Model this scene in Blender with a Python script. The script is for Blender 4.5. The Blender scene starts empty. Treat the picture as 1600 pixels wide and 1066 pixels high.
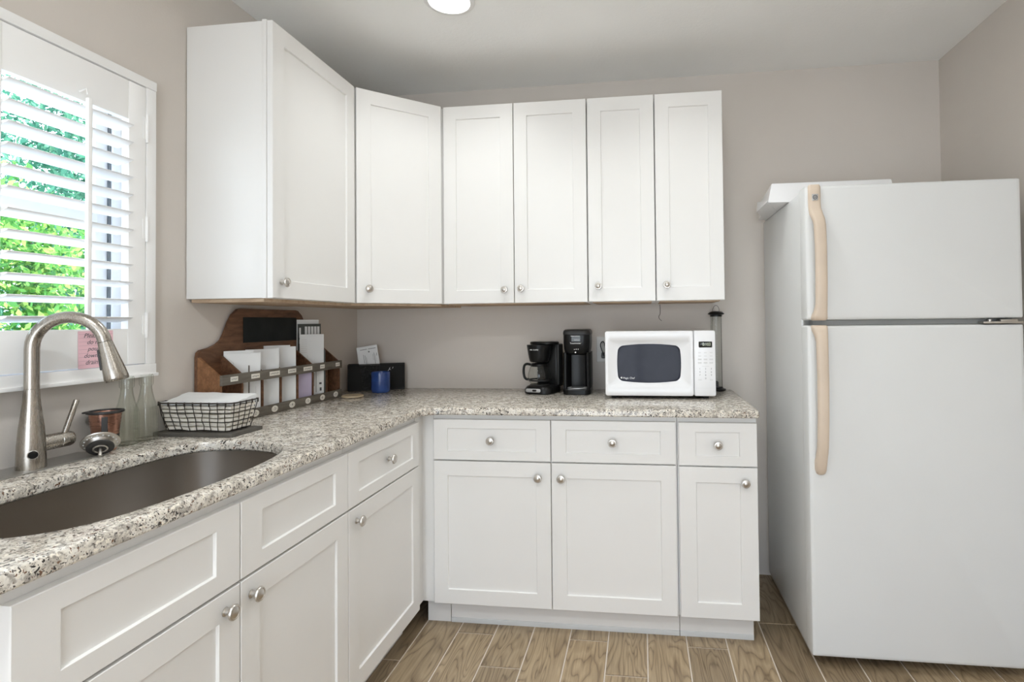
import bpy, bmesh, math, random
from mathutils import Vector, Matrix
import numpy as np

random.seed(7)
scene = bpy.context.scene
COL = scene.collection
PI = math.pi

# ------------------------------------------------------------------ camera
def make_camera():
    cx, cy, cz = 1.54527707, -2.83739821, 1.26087629
    yaw, pit, rol = .126834404, .0176645243, -.0102129911
    f, px, py = 857.797832, 892.519119, 487.993914
    def ray(r2, u3, w):
        cr, sr = math.cos(rol), math.sin(rol)
        r = r2 * cr - u3 * sr; u2 = r2 * sr + u3 * cr
        cp, sp = math.cos(pit), math.sin(pit)
        fw = w * cp - u2 * sp; u = w * sp + u2 * cp
        cy_, sy = math.cos(yaw), math.sin(yaw)
        return Vector((r * cy_ - fw * sy, r * sy + fw * cy_, u))
    R, U, F = ray(1, 0, 0), ray(0, 1, 0), ray(0, 0, 1)
    m = Matrix.Identity(4)
    for i in range(3):
        m[i][0] = R[i]; m[i][1] = U[i]; m[i][2] = -F[i]; m[i][3] = (cx, cy, cz)[i]
    cam = bpy.data.cameras.new('camera')
    o = bpy.data.objects.new('camera', cam); COL.objects.link(o)
    o.matrix_world = m
    cam.sensor_fit = 'HORIZONTAL'; cam.sensor_width = 36.0
    cam.lens = f / 1600 * 36.0
    cam.shift_x = (800 - px) / 1600
    cam.shift_y = (py - 533) / 1600
    cam.clip_start = .02; cam.clip_end = 200
    scene.camera = o
make_camera()

# ------------------------------------------------------------------ view, world, sun, lamp settings
scene.view_settings.view_transform = 'Standard'
scene.view_settings.look = 'None'
scene.view_settings.exposure = 0.0
scene.view_settings.gamma = 1.0
scene.view_settings.use_curve_mapping = False
scene.cycles.use_denoising = True
scene.cycles.max_bounces = 10
scene.cycles.diffuse_bounces = 6
scene.cycles.glossy_bounces = 5
scene.cycles.transmission_bounces = 6
scene.cycles.transparent_max_bounces = 16
scene.cycles.sample_clamp_indirect = 6.0
scene.cycles.caustics_reflective = False
scene.cycles.caustics_refractive = False

LAMP_W = [2.7, .1, 9.5, 5, 3, 3]     # recessed ceiling lamps, nearest the corner first; last two are added fill
LAMP_COLOR = (.955, 1.0, 1.01)
LAMP_SPOTS = [(.825, -.815), (1.72, -.95), (.825, -2.7), (2.25, -2.7), (.825, -4.2), (2.25, -4.2)]
SKY_STRENGTH = 5.6
SUN_STRENGTH = 15.0

def make_world():
    w = bpy.data.worlds.new('sky'); scene.world = w; w.use_nodes = True
    nt = w.node_tree; nt.nodes.clear()
    out = nt.nodes.new('ShaderNodeOutputWorld'); bg = nt.nodes.new('ShaderNodeBackground')
    tc = nt.nodes.new('ShaderNodeTexCoord'); sep = nt.nodes.new('ShaderNodeSeparateXYZ')
    ramp = nt.nodes.new('ShaderNodeValToRGB')
    ramp.color_ramp.elements[0].position = .0; ramp.color_ramp.elements[0].color = (.85, .93, 1, 1)
    ramp.color_ramp.elements[1].position = .8; ramp.color_ramp.elements[1].color = (.42, .62, 1, 1)
    nt.links.new(tc.outputs['Generated'], sep.inputs[0])
    nt.links.new(sep.outputs['Z'], ramp.inputs[0])
    nt.links.new(ramp.outputs[0], bg.inputs[0])
    bg.inputs[1].default_value = SKY_STRENGTH
    nt.links.new(bg.outputs[0], out.inputs[0])
make_world()

def make_sun():
    l = bpy.data.lights.new('sun', 'SUN'); l.energy = SUN_STRENGTH; l.angle = math.radians(1.0)
    l.color = (1, .96, .88)
    o = bpy.data.objects.new('sun', l); COL.objects.link(o)
    d = Vector((-.20, -.52, -.83))
    o.rotation_euler = d.to_track_quat('-Z', 'Y').to_euler(); o.location = (3, 0, 8)
make_sun()

# ------------------------------------------------------------------ materials
def new_mat(name):
    m = bpy.data.materials.new(name); m.use_nodes = True
    nt = m.node_tree; nt.nodes.clear()
    out = nt.nodes.new('ShaderNodeOutputMaterial')
    return m, nt, out
def N(nt, t, **kw):
    n = nt.nodes.new(t)
    for k, v in kw.items():
        if hasattr(n, k) and not k.startswith('i_'):
            setattr(n, k, v)
    return n
def bsdf(nt, out, color=(.8, .8, .8), rough=.5, metal=0.0, spec=.5):
    b = nt.nodes.new('ShaderNodeBsdfPrincipled')
    b.inputs['Base Color'].default_value = (*color, 1)
    b.inputs['Roughness'].default_value = rough
    b.inputs['Metallic'].default_value = metal
    b.inputs['Specular IOR Level'].default_value = spec
    nt.links.new(b.outputs[0], out.inputs['Surface'])
    return b
def coords(nt, scale=(1, 1, 1), kind='Object'):
    tc = nt.nodes.new('ShaderNodeTexCoord'); mp = nt.nodes.new('ShaderNodeMapping')
    mp.inputs['Scale'].default_value = scale
    nt.links.new(tc.outputs[kind], mp.inputs[0])
    return mp.outputs[0]
def noise(nt, vec, scale, detail=3, rough=.5, dist=0):
    n = nt.nodes.new('ShaderNodeTexNoise')
    n.inputs['Scale'].default_value = scale; n.inputs['Detail'].default_value = detail
    n.inputs['Roughness'].default_value = rough; n.inputs['Distortion'].default_value = dist
    nt.links.new(vec, n.inputs['Vector'])
    return n
def ramp(nt, fac, stops, mode='LINEAR'):
    r = nt.nodes.new('ShaderNodeValToRGB'); cr = r.color_ramp; cr.interpolation = mode
    while len(cr.elements) < len(stops): cr.elements.new(.5)
    for e, (p, c) in zip(cr.elements, stops):
        e.position = p; e.color = (*c, 1) if len(c) == 3 else c
    nt.links.new(fac, r.inputs[0])
    return r.outputs[0]
def mix(nt, fac, a, b, mode='MIX'):
    m = nt.nodes.new('ShaderNodeMix'); m.data_type = 'RGBA'; m.blend_type = mode
    for s, v in ((0, fac), (6, a), (7, b)):
        if hasattr(v, 'links') or hasattr(v, 'is_linked'): nt.links.new(v, m.inputs[s])
        elif isinstance(v, (int, float)): m.inputs[s].default_value = v
        else: m.inputs[s].default_value = (*v, 1)
    return m.outputs[2]
def bump(nt, b, height, strength=.1, dist=.002):
    n = nt.nodes.new('ShaderNodeBump'); n.inputs['Strength'].default_value = strength
    n.inputs['Distance'].default_value = dist
    nt.links.new(height, n.inputs['Height']); nt.links.new(n.outputs[0], b.inputs['Normal'])

def plain(name, color, rough=.5, metal=0., spec=.5, var=.04, vscale=6., bscale=0, bstr=.05):
    m, nt, out = new_mat(name)
    b = bsdf(nt, out, color, rough, metal, spec)
    v = coords(nt)
    n = noise(nt, v, vscale, 3)
    lo = tuple(c * (1 - var) for c in color); hi = tuple(min(1, c * (1 + var)) for c in color)
    nt.links.new(ramp(nt, n.outputs[0], [(.3, lo), (.7, hi)]), b.inputs['Base Color'])
    if bscale:
        bump(nt, b, noise(nt, v, bscale, 2).outputs[0], bstr)
    return m
def emit(name, color, strength):
    m, nt, out = new_mat(name)
    e = nt.nodes.new('ShaderNodeEmission'); e.inputs[0].default_value = (*color, 1); e.inputs[1].default_value = strength
    nt.links.new(e.outputs[0], out.inputs['Surface']); return m
def thin_glass(name, tint=(.95, .98, .96), edge=(.45, .55, .5), refl=.5, rough=.02):
    m, nt, out = new_mat(name)
    lw = nt.nodes.new('ShaderNodeLayerWeight'); lw.inputs[0].default_value = .35
    tr = nt.nodes.new('ShaderNodeBsdfTransparent')
    nt.links.new(ramp(nt, lw.outputs['Facing'], [(.45, tint), (.97, edge)]), tr.inputs[0])
    gl = nt.nodes.new('ShaderNodeBsdfGlossy'); gl.inputs['Roughness'].default_value = rough
    fr = ramp(nt, lw.outputs['Facing'], [(.0, (.03, .03, .03)), (.75, (.09, .09, .09)), (1.0, (.55, .55, .55))])
    mu = nt.nodes.new('ShaderNodeMath'); mu.operation = 'MULTIPLY'; mu.inputs[1].default_value = refl
    nt.links.new(fr, mu.inputs[0])
    mx = nt.nodes.new('ShaderNodeMixShader')
    nt.links.new(mu.outputs[0], mx.inputs[0]); nt.links.new(tr.outputs[0], mx.inputs[1]); nt.links.new(gl.outputs[0], mx.inputs[2])
    nt.links.new(mx.outputs[0], out.inputs['Surface']); return m
def brushed(name, color=(.56, .53, .49), rough=.3, scale=(1, 1, 60), br=25., bs=.01):
    m, nt, out = new_mat(name)
    b = bsdf(nt, out, color, rough, 1.0)
    n = noise(nt, coords(nt, scale), br, 3)
    nt.links.new(ramp(nt, n.outputs[0], [(.3, (rough * .93,) * 3), (.7, (rough * 1.08,) * 3)]), b.inputs['Roughness'])
    bump(nt, b, n.outputs[0], bs, .0005)
    return m

def wall_mat(name, color, bscale=140, bstr=.12):
    m, nt, out = new_mat(name)
    b = bsdf(nt, out, color, .75, 0, .25)
    v = coords(nt)
    n = noise(nt, v, 1.7, 2)
    nt.links.new(ramp(nt, n.outputs[0], [(.3, tuple(c * .97 for c in color)), (.7, tuple(c * 1.03 for c in color))]), b.inputs['Base Color'])
    bump(nt, b, noise(nt, v, bscale, 3, .6).outputs[0], bstr, .003)
    return m

def granite_mat():
    m, nt, out = new_mat('granite')
    b = bsdf(nt, out, (.6, .56, .5), .16, 0, .5)
    v = coords(nt)
    base = ramp(nt, noise(nt, v, 34, 4, .6, .4).outputs[0], [(.30, (.40, .36, .31)), (.46, (.66, .61, .53)), (.60, (.78, .74, .67)), (.8, (.83, .80, .75))])
    # grey quartz blotches
    g = ramp(nt, noise(nt, v, 62, 3, .55, .2).outputs[0], [(.52, (0, 0, 0)), (.60, (1, 1, 1))])
    c = mix(nt, g, base, (.40, .365, .32))
    # cream flecks
    cf = ramp(nt, noise(nt, v, 95, 2, .5).outputs[0], [(.60, (0, 0, 0)), (.66, (1, 1, 1))])
    c = mix(nt, cf, c, (.86, .80, .69))
    # brown and black minerals
    w1 = noise(nt, v, 130, 2, .5, .6)
    k1 = ramp(nt, w1.outputs[0], [(.575, (0, 0, 0)), (.615, (1, 1, 1))])
    region = ramp(nt, noise(nt, v, 22, 3).outputs[0], [(.40, (.15, .15, .15)), (.58, (1, 1, 1))])
    k1 = mix(nt, 1.0, k1, region, 'MULTIPLY')
    c = mix(nt, k1, c, (.030, .026, .024))
    w2 = noise(nt, v, 128, 2, .5, .5)
    k2 = ramp(nt, w2.outputs[0], [(.63, (0, 0, 0)), (.67, (1, 1, 1))])
    c = mix(nt, k2, c, (.16, .085, .05))
    mpv = nt.nodes.new('ShaderNodeMapping'); mpv.inputs['Location'].default_value = (3.1, 1.7, 5.2); nt.links.new(v, mpv.inputs[0])
    k3 = ramp(nt, noise(nt, mpv.outputs[0], 210, 2, .5).outputs[0], [(.61, (0, 0, 0)), (.65, (1, 1, 1))])
    c = mix(nt, k3, c, (.07, .062, .056))
    nt.links.new(c, b.inputs['Base Color'])
    return m

def wood_tile_mat():
    m, nt, out = new_mat('wood_look_tile')
    b = bsdf(nt, out, (.4, .3, .2), .38, 0, .4)
    geo = nt.nodes.new('ShaderNodeNewGeometry')
    tc = nt.nodes.new('ShaderNodeTexCoord')
    off = nt.nodes.new('ShaderNodeCombineXYZ')
    mul = nt.nodes.new('ShaderNodeMath'); mul.operation = 'MULTIPLY'; mul.inputs[1].default_value = 37.0
    nt.links.new(geo.outputs['Random Per Island'], mul.inputs[0])
    nt.links.new(mul.outputs[0], off.inputs[0]); nt.links.new(mul.outputs[0], off.inputs[1]); nt.links.new(mul.outputs[0], off.inputs[2])
    add = nt.nodes.new('ShaderNodeVectorMath'); add.operation = 'ADD'
    nt.links.new(tc.outputs['Object'], add.inputs[0]); nt.links.new(off.outputs[0], add.inputs[1])
    mp = nt.nodes.new('ShaderNodeMapping'); mp.inputs['Scale'].default_value = (9, 1.5, 1); nt.links.new(add.outputs[0], mp.inputs[0])
    n1 = noise(nt, mp.outputs[0], 1.05, 2, .5, .5)
    # contour rings of a stretched noise give cathedral grain
    mr = nt.nodes.new('ShaderNodeMath'); mr.operation = 'MULTIPLY'; mr.inputs[1].default_value = 15.0
    nt.links.new(n1.outputs[0], mr.inputs[0])
    fr = nt.nodes.new('ShaderNodeMath'); fr.operation = 'FRACT'; nt.links.new(mr.outputs[0], fr.inputs[0])
    rings = ramp(nt, fr.outputs[0], [(0.0, (.105, .068, .038)), (.10, (.26, .188, .112)), (.45, (.42, .322, .205)), (.85, (.35, .262, .162)), (1.0, (.105, .068, .038))])
    mp2 = nt.nodes.new('ShaderNodeMapping'); mp2.inputs['Scale'].default_value = (60, 2.5, 1); nt.links.new(add.outputs[0], mp2.inputs[0])
    fine = noise(nt, mp2.outputs[0], 2.2, 4, .6)
    c = mix(nt, .45, rings, ramp(nt, fine.outputs[0], [(.3, (.16, .113, .068)), (.7, (.45, .352, .235))]))
    tone = ramp(nt, geo.outputs['Random Per Island'], [(0, (.72, .70, .68)), (.5, (1, 1, 1)), (1, (1.16, 1.14, 1.1))])
    c = mix(nt, 1.0, c, tone, 'MULTIPLY')
    nt.links.new(c, b.inputs['Base Color'])
    bump(nt, b, fine.outputs[0], .06, .001)
    return m

def wood_mat(name, dark, light, scale=(2, 1, 12), rough=.5):
    m, nt, out = new_mat(name)
    b = bsdf(nt, out, light, rough, 0, .35)
    n = noise(nt, coords(nt, scale), 6, 4, .6, .6)
    nt.links.new(ramp(nt, n.outputs[0], [(.28, dark), (.7, light)]), b.inputs['Base Color'])
    bump(nt, b, n.outputs[0], .06, .001)
    return m

def mesh_metal_mat():
    m, nt, out = new_mat('black_wire_mesh')
    b = nt.nodes.new('ShaderNodeBsdfPrincipled'); b.inputs['Base Color'].default_value = (.016, .015, .014, 1); b.inputs['Roughness'].default_value = .7; b.inputs['Specular IOR Level'].default_value = .2
    tr = nt.nodes.new('ShaderNodeBsdfTransparent')
    v = coords(nt, (420, 420, 420))
    ck = nt.nodes.new('ShaderNodeTexVoronoi'); ck.inputs['Scale'].default_value = 1.0; nt.links.new(v, ck.inputs['Vector'])
    r = ramp(nt, ck.outputs['Distance'], [(.28, (1, 1, 1)), (.36, (0, 0, 0))])
    mx = nt.nodes.new('ShaderNodeMixShader'); nt.links.new(r, mx.inputs[0]); nt.links.new(b.outputs[0], mx.inputs[1]); nt.links.new(tr.outputs[0], mx.inputs[2])
    nt.links.new(mx.outputs[0], out.inputs['Surface']); return m

def leaf_mat(name, c0, c1, c2):
    m, nt, out = new_mat(name)
    geo = nt.nodes.new('ShaderNodeNewGeometry')
    col = ramp(nt, geo.outputs['Random Per Island'], [(0, c0), (.55, c1), (1, c2)])
    d = nt.nodes.new('ShaderNodeBsdfDiffuse'); t = nt.nodes.new('ShaderNodeBsdfTranslucent')
    nt.links.new(col, d.inputs[0]); nt.links.new(col, t.inputs[0])
    mx = nt.nodes.new('ShaderNodeMixShader'); mx.inputs[0].default_value = .4
    nt.links.new(d.outputs[0], mx.inputs[1]); nt.links.new(t.outputs[0], mx.inputs[2])
    nt.links.new(mx.outputs[0], out.inputs['Surface']); return m

M = {}
M['wall'] = wall_mat('greige_wall_paint', (.66, .61, .56))
M['ceiling'] = wall_mat('ceiling_paint', (.92, .92, .905), 70, .35)
M['white'] = plain('white_cabinet_paint', (.80, .79, .77), .32, 0, .45, .012, 3)
M['toe'] = plain('toe_kick_paint', (.70, .685, .665), .4, 0, .4, .02, 5)
M['shoe'] = plain('grey_shoe_strip', (.62, .63, .63), .35, 0, .4, .02, 5)
M['shutter'] = plain('shutter_white', (.90, .895, .885), .35, 0, .45, .01, 3)
M['ply'] = wood_mat('raw_plywood', (.42, .29, .19), (.60, .46, .33), (2, 6, 6), .7)
M['granite'] = granite_mat()
M['tile'] = wood_tile_mat()
M['grout'] = plain('light_grout', (.72, .65, .57), .9, 0, .1, .05, 30)
M['nickel'] = brushed('satin_nickel', (.60, .57, .53), .32, (40, 40, 40), 8)
M['steel'] = brushed('brushed_steel_faucet', (.41, .378, .335), .27, (90, 90, 3), 6)
M['sink'] = brushed('brushed_steel_sink', (.41, .375, .335), .34, (3, 60, 60), 8)
M['strip'] = brushed('dull_metal_strip', (.50, .49, .47), .42, (30, 2, 30), 6)
M['fridge'] = plain('white_fridge_enamel', (.73, .74, .735), .30, 0, .5, .01, 4, 260, .02)
M['almond'] = plain('aged_almond_plastic', (.66, .545, .435), .38, 0, .45, .05, 8)
M['gasket'] = plain('grey_gasket', (.28, .28, .27), .6)
M['black'] = plain('black_plastic', (.007, .007, .007), .30, 0, .25, .1)
M['blackmatte'] = plain('matte_black', (.02, .02, .019), .6, 0, .3, .1)
M['charcoal'] = plain('charcoal_plastic', (.028, .028, .028), .4, 0, .3)
M['mwwhite'] = plain('microwave_white', (.83, .83, .84), .22, 0, .5, .008, 3)
M['mwwin'] = plain('tinted_window', (.028, .030, .044), .10, 0, .12, .08, 20)
M['screen'] = plain('display_glass', (.012, .014, .010), .1)
M['digit'] = emit('display_digits', (.75, .80, .62), .9)
M['mark'] = plain('grey_print', (.22, .22, .22), .6)
M['lightmark'] = plain('pale_print', (.68, .68, .68), .6)
M['whitemark'] = plain('white_print', (.85, .85, .85), .5)
M['silver'] = plain('silver_plastic', (.42, .42, .42), .3, .4)
M['glass'] = thin_glass('clear_glass', (.965, .975, .96), (.48, .51, .46), 1.4)
M['tube'] = thin_glass('clear_plastic_tube', (.90, .91, .90), (.45, .46, .45), .6)
M['pane'] = thin_glass('window_glass', (.97, .98, .98), (.8, .85, .85), .5)
M['wood'] = wood_mat('walnut_stained_wood', (.075, .036, .02), (.20, .098, .052), (14, 2, 10))
M['woodwarm'] = wood_mat('warm_stained_wood', (.16, .072, .032), (.31, .15, .07), (14, 2, 10))
M['woodgrey'] = wood_mat('weathered_grey_wood', (.105, .092, .075), (.19, .17, .14), (14, 1.2, 14), .7)
M['chalk'] = plain('chalkboard', (.016, .018, .018), .75, 0, .2, .25, 14)
M['paper'] = plain('white_paper', (.78, .79, .79), .7, 0, .2, .02, 12)
M['paperwarm'] = plain('cream_paper', (.80, .76, .68), .8, 0, .15, .04, 18, 60, .15)
M['lilac'] = plain('lilac_paper', (.52, .46, .60), .7, 0, .2, .03)
M['pink'] = plain('pink_paper', (.84, .55, .60), .7, 0, .2, .03)
M['ink'] = plain('ink', (.10, .10, .11), .7)
M['pinkink'] = plain('pink_ink', (.42, .23, .30), .7)
M['darkprint'] = plain('dark_brochure', (.05, .055, .05), .45)
M['tag'] = plain('cream_tag', (.80, .77, .70), .6)
M['wire'] = plain('dark_iron_wire', (.055, .047, .040), .5, .6)
M['tray'] = plain('dark_slate_tray', (.10, .092, .08), .6, 0, .3, .15, 30)
M['meshbin'] = mesh_metal_mat()
M['blue'] = plain('cobalt_glaze', (.022, .06, .22), .16, 0, .6, .15, 30)
M['tan'] = plain('tan_lid', (.52, .42, .28), .45, 0, .4, .12, 20)
M['copper'] = brushed('copper', (.50, .27, .20), .28, (4, 4, 60), 6)
M['rubber'] = plain('black_rubber', (.03, .028, .027), .55)
M['plate'] = plain('outlet_plate', (.70, .69, .66), .4)
M['lens'] = emit('lamp_lens', (1, .97, .93), 14)
M['trimring'] = plain('lamp_trim', (.85, .85, .84), .4)
M['jamb'] = plain('vinyl_window', (.82, .83, .84), .35)
M['track'] = plain('window_track', (.16, .17, .18), .5)
M['bark'] = wood_mat('bark', (.05, .035, .025), (.16, .12, .09), (8, 8, 2), .9)
M['bounce_ground'] = plain('pale_bounce_ground', (.60, .58, .54), .9, 0, .1, .08, 3)
M['leafa'] = leaf_mat('bright_leaves', (.06, .20, .05), (.16, .42, .10), (.50, .68, .18))
M['leafb'] = leaf_mat('teal_leaves', (.03, .13, .08), (.08, .27, .17), (.22, .48, .30))

# ------------------------------------------------------------------ mesh helpers
I4 = Matrix.Identity(4)
def frame(o, u, v):
    u = Vector(u).normalized(); v = Vector(v).normalized(); n = u.cross(v)
    m = Matrix.Identity(4)
    for i in range(3):
        m[i][0] = u[i]; m[i][1] = v[i]; m[i][2] = n[i]; m[i][3] = o[i]
    return m
def F_back(x, y, z): return frame((x, y, z), (1, 0, 0), (0, 0, 1))      # faces the camera (-y)
def F_left(x, y, z): return frame((x, y, z), (0, 1, 0), (0, 0, 1))      # on the left run, faces +x
def T(x, y, z): return Matrix.Translation((x, y, z))
def RZ(a): return Matrix.Rotation(a, 4, 'Z')
def RX(a): return Matrix.Rotation(a, 4, 'X')
def RY(a): return Matrix.Rotation(a, 4, 'Y')

def box(bm, lo, hi, bev=0.0, M_=I4, seg=2):
    vs = [bm.verts.new(M_ @ Vector((x, y, z))) for x in (lo[0], hi[0]) for y in (lo[1], hi[1]) for z in (lo[2], hi[2])]
    q = [(0, 1, 3, 2), (4, 6, 7, 5), (0, 4, 5, 1), (2, 3, 7, 6), (0, 2, 6, 4), (1, 5, 7, 3)]
    fs = [bm.faces.new([vs[i] for i in f]) for f in q]
    if bev > 0:
        es = set(e for f in fs for e in f.edges)
        bmesh.ops.bevel(bm, geom=list(es), offset=bev, segments=seg, profile=.6, affect='EDGES')
    return bm
def loft(bm, loops, cap0=True, cap1=True, closed=True, M_=I4):
    rows = [[bm.verts.new(M_ @ Vector(p)) for p in L] for L in loops]
    n = len(rows[0]); rng = range(n) if closed else range(n - 1)
    for a, b in zip(rows, rows[1:]):
        for i in rng:
            j = (i + 1) % n
            bm.faces.new((a[i], a[j], b[j], b[i]))
    if cap0: bm.faces.new(list(reversed(rows[0])))
    if cap1: bm.faces.new(rows[-1])
    return rows
def lathe(bm, prof, seg=32, M_=I4, cap0=True, cap1=True):
    loops = [[(r * math.cos(2 * PI * i / seg), r * math.sin(2 * PI * i / seg), h) for i in range(seg)] for r, h in prof]
    return loft(bm, loops, cap0, cap1, True, M_)
def prism(bm, poly, n0, n1, M_=I4):
    return loft(bm, [[(x, y, n0) for x, y in poly], [(x, y, n1) for x, y in poly]], True, True, True, M_)
def rr(w, h, r, k=5, cx=0, cy=0):
    pts = []
    for sx, sy, a0 in ((1, 1, 0), (-1, 1, 90), (-1, -1, 180), (1, -1, 270)):
        ox, oy = cx + sx * (w / 2 - r), cy + sy * (h / 2 - r)
        for i in range(k + 1):
            a = math.radians(a0 + 90 * i / k)
            pts.append((ox + r * math.cos(a), oy + r * math.sin(a)))
    return pts
def rbox(bm, w, h, r, levels, M_=I4, k=5):
    """rounded-rectangle stack: levels = [(inset, height)]"""
    loft(bm, [[(x, y, z) for x, y in rr(w - 2 * i, h - 2 * i, max(r - i, .0005), k)] for i, z in levels], True, True, True, M_)
def tube(bm, pts, r, seg=10, closed=False, caps=True, M_=I4):
    pts = [M_ @ Vector(p) for p in pts]; n = len(pts)
    rad = r if isinstance(r, (list, tuple)) else [r] * n
    tg = []
    for i in range(n):
        a = pts[(i - 1) % n] if (closed or i > 0) else pts[i]
        b = pts[(i + 1) % n] if (closed or i < n - 1) else pts[i]
        tg.append((b - a).normalized())
    up = Vector((0, 0, 1)) if abs(tg[0].z) < .9 else Vector((1, 0, 0))
    nr = (up - tg[0] * up.dot(tg[0])).normalized()
    loops = []
    for i in range(n):
        nr = (nr - tg[i] * nr.dot(tg[i])).normalized()
        bi = tg[i].cross(nr)
        loops.append([pts[i] + (nr * math.cos(2 * PI * k / seg) + bi * math.sin(2 * PI * k / seg)) * rad[i] for k in range(seg)])
    if closed:
        rows = [[bm.verts.new(p) for p in L] for L in loops]
        for a, b in zip(rows, rows[1:] + rows[:1]):
            for i in range(seg):
                j = (i + 1) % seg; bm.faces.new((a[i], a[j], b[j], b[i]))
    else:
        loft(bm, loops, caps, caps)
def smooth_path(pts, sub=6, closed=False):
    P = [Vector(p) for p in pts]; n = len(P); out = []
    rng = range(n) if closed else range(n - 1)
    for i in rng:
        p1, p2 = P[i], P[(i + 1) % n]
        p0 = P[(i - 1) % n] if (closed or i > 0) else p1 * 2 - p2
        p3 = P[(i + 2) % n] if (closed or i < n - 2) else p2 * 2 - p1
        for k in range(sub):
            t = k / sub
            out.append(.5 * ((2 * p1) + (p2 - p0) * t + (2 * p0 - 5 * p1 + 4 * p2 - p3) * t * t + (3 * p1 - p0 - 3 * p2 + p3) * t ** 3))
    if not closed: out.append(P[-1])
    return out
def text_bm(bm, s, size, M_, depth=.0004, align='CENTER', shear=0, xs=1.0):
    cu = bpy.data.curves.new('t', 'FONT'); cu.body = s; cu.size = size; cu.align_x = align; cu.align_y = 'CENTER'
    cu.extrude = depth / 2; cu.shear = shear; cu.resolution_u = 3
    o = bpy.data.objects.new('t', cu); COL.objects.link(o)
    dg = bpy.context.evaluated_depsgraph_get()
    me = bpy.data.meshes.new_from_object(o.evaluated_get(dg))
    t = bmesh.new(); t.from_mesh(me)
    off = {}
    for v in t.verts: off[v] = bm.verts.new(M_ @ Vector((v.co.x * xs, v.co.y, v.co.z + depth / 2)))
    for f in t.faces:
        try: bm.faces.new([off[v] for v in f.verts])
        except ValueError: pass
    t.free(); bpy.data.meshes.remove(me); bpy.data.objects.remove(o); bpy.data.curves.remove(cu)

ROOT = {}
def wmat(o):
    return ROOT.get(o.name, I4) if o else I4
def obj(name, bm, mat, parent=None, sharp=38, world=True):
    """link a bmesh (built in world space) as one mesh object, moved into its parent's space"""
    bmesh.ops.recalc_face_normals(bm, faces=bm.faces[:])
    pm = wmat(parent)
    if parent is not None and world: bm.transform(pm.inverted())
    ca = math.radians(sharp)
    for f in bm.faces: f.smooth = True
    for e in bm.edges:
        if len(e.link_faces) == 2:
            try:
                if e.calc_face_angle() > ca: e.smooth = False
            except ValueError: pass
    me = bpy.data.meshes.new(name); bm.to_mesh(me); bm.free()
    for m_ in (mat if isinstance(mat, list) else [mat]): me.materials.append(m_)
    o = bpy.data.objects.new(name, me); COL.objects.link(o)
    if parent is not None: o.parent = parent
    ROOT[o.name] = pm
    return o
def thing(name, label, cat, loc, rz=0, group=None):
    o = bpy.data.objects.new(name, None); COL.objects.link(o)
    o.location = loc; o.rotation_euler = (0, 0, rz); o.empty_display_size = .05
    ROOT[o.name] = Matrix.Translation(loc) @ Matrix.Rotation(rz, 4, 'Z')
    o['label'] = label; o['category'] = cat
    if group: o['group'] = group
    return o
def tag(o, label, cat, group=None):
    o['label'] = label; o['category'] = cat
    if group: o['group'] = group
    return o
def struct(name, bm, mat, sharp=38):
    o = obj(name, bm, mat, None, sharp); o['kind'] = 'structure'; return o
def dup(root, loc, rz=None, label=None):
    r = root.copy(); COL.objects.link(r); r.location = loc
    if rz is not None: r.rotation_euler = (0, 0, rz)
    ROOT[r.name] = Matrix.Translation(loc) @ Matrix.Rotation(r.rotation_euler[2], 4, 'Z')
    if label: r['label'] = label
    for ch in list(root.children):
        c = ch.copy(); COL.objects.link(c); c.parent = r
        for g in list(ch.children):
            d = g.copy(); COL.objects.link(d); d.parent = c
    return r
B = bmesh.new

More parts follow.
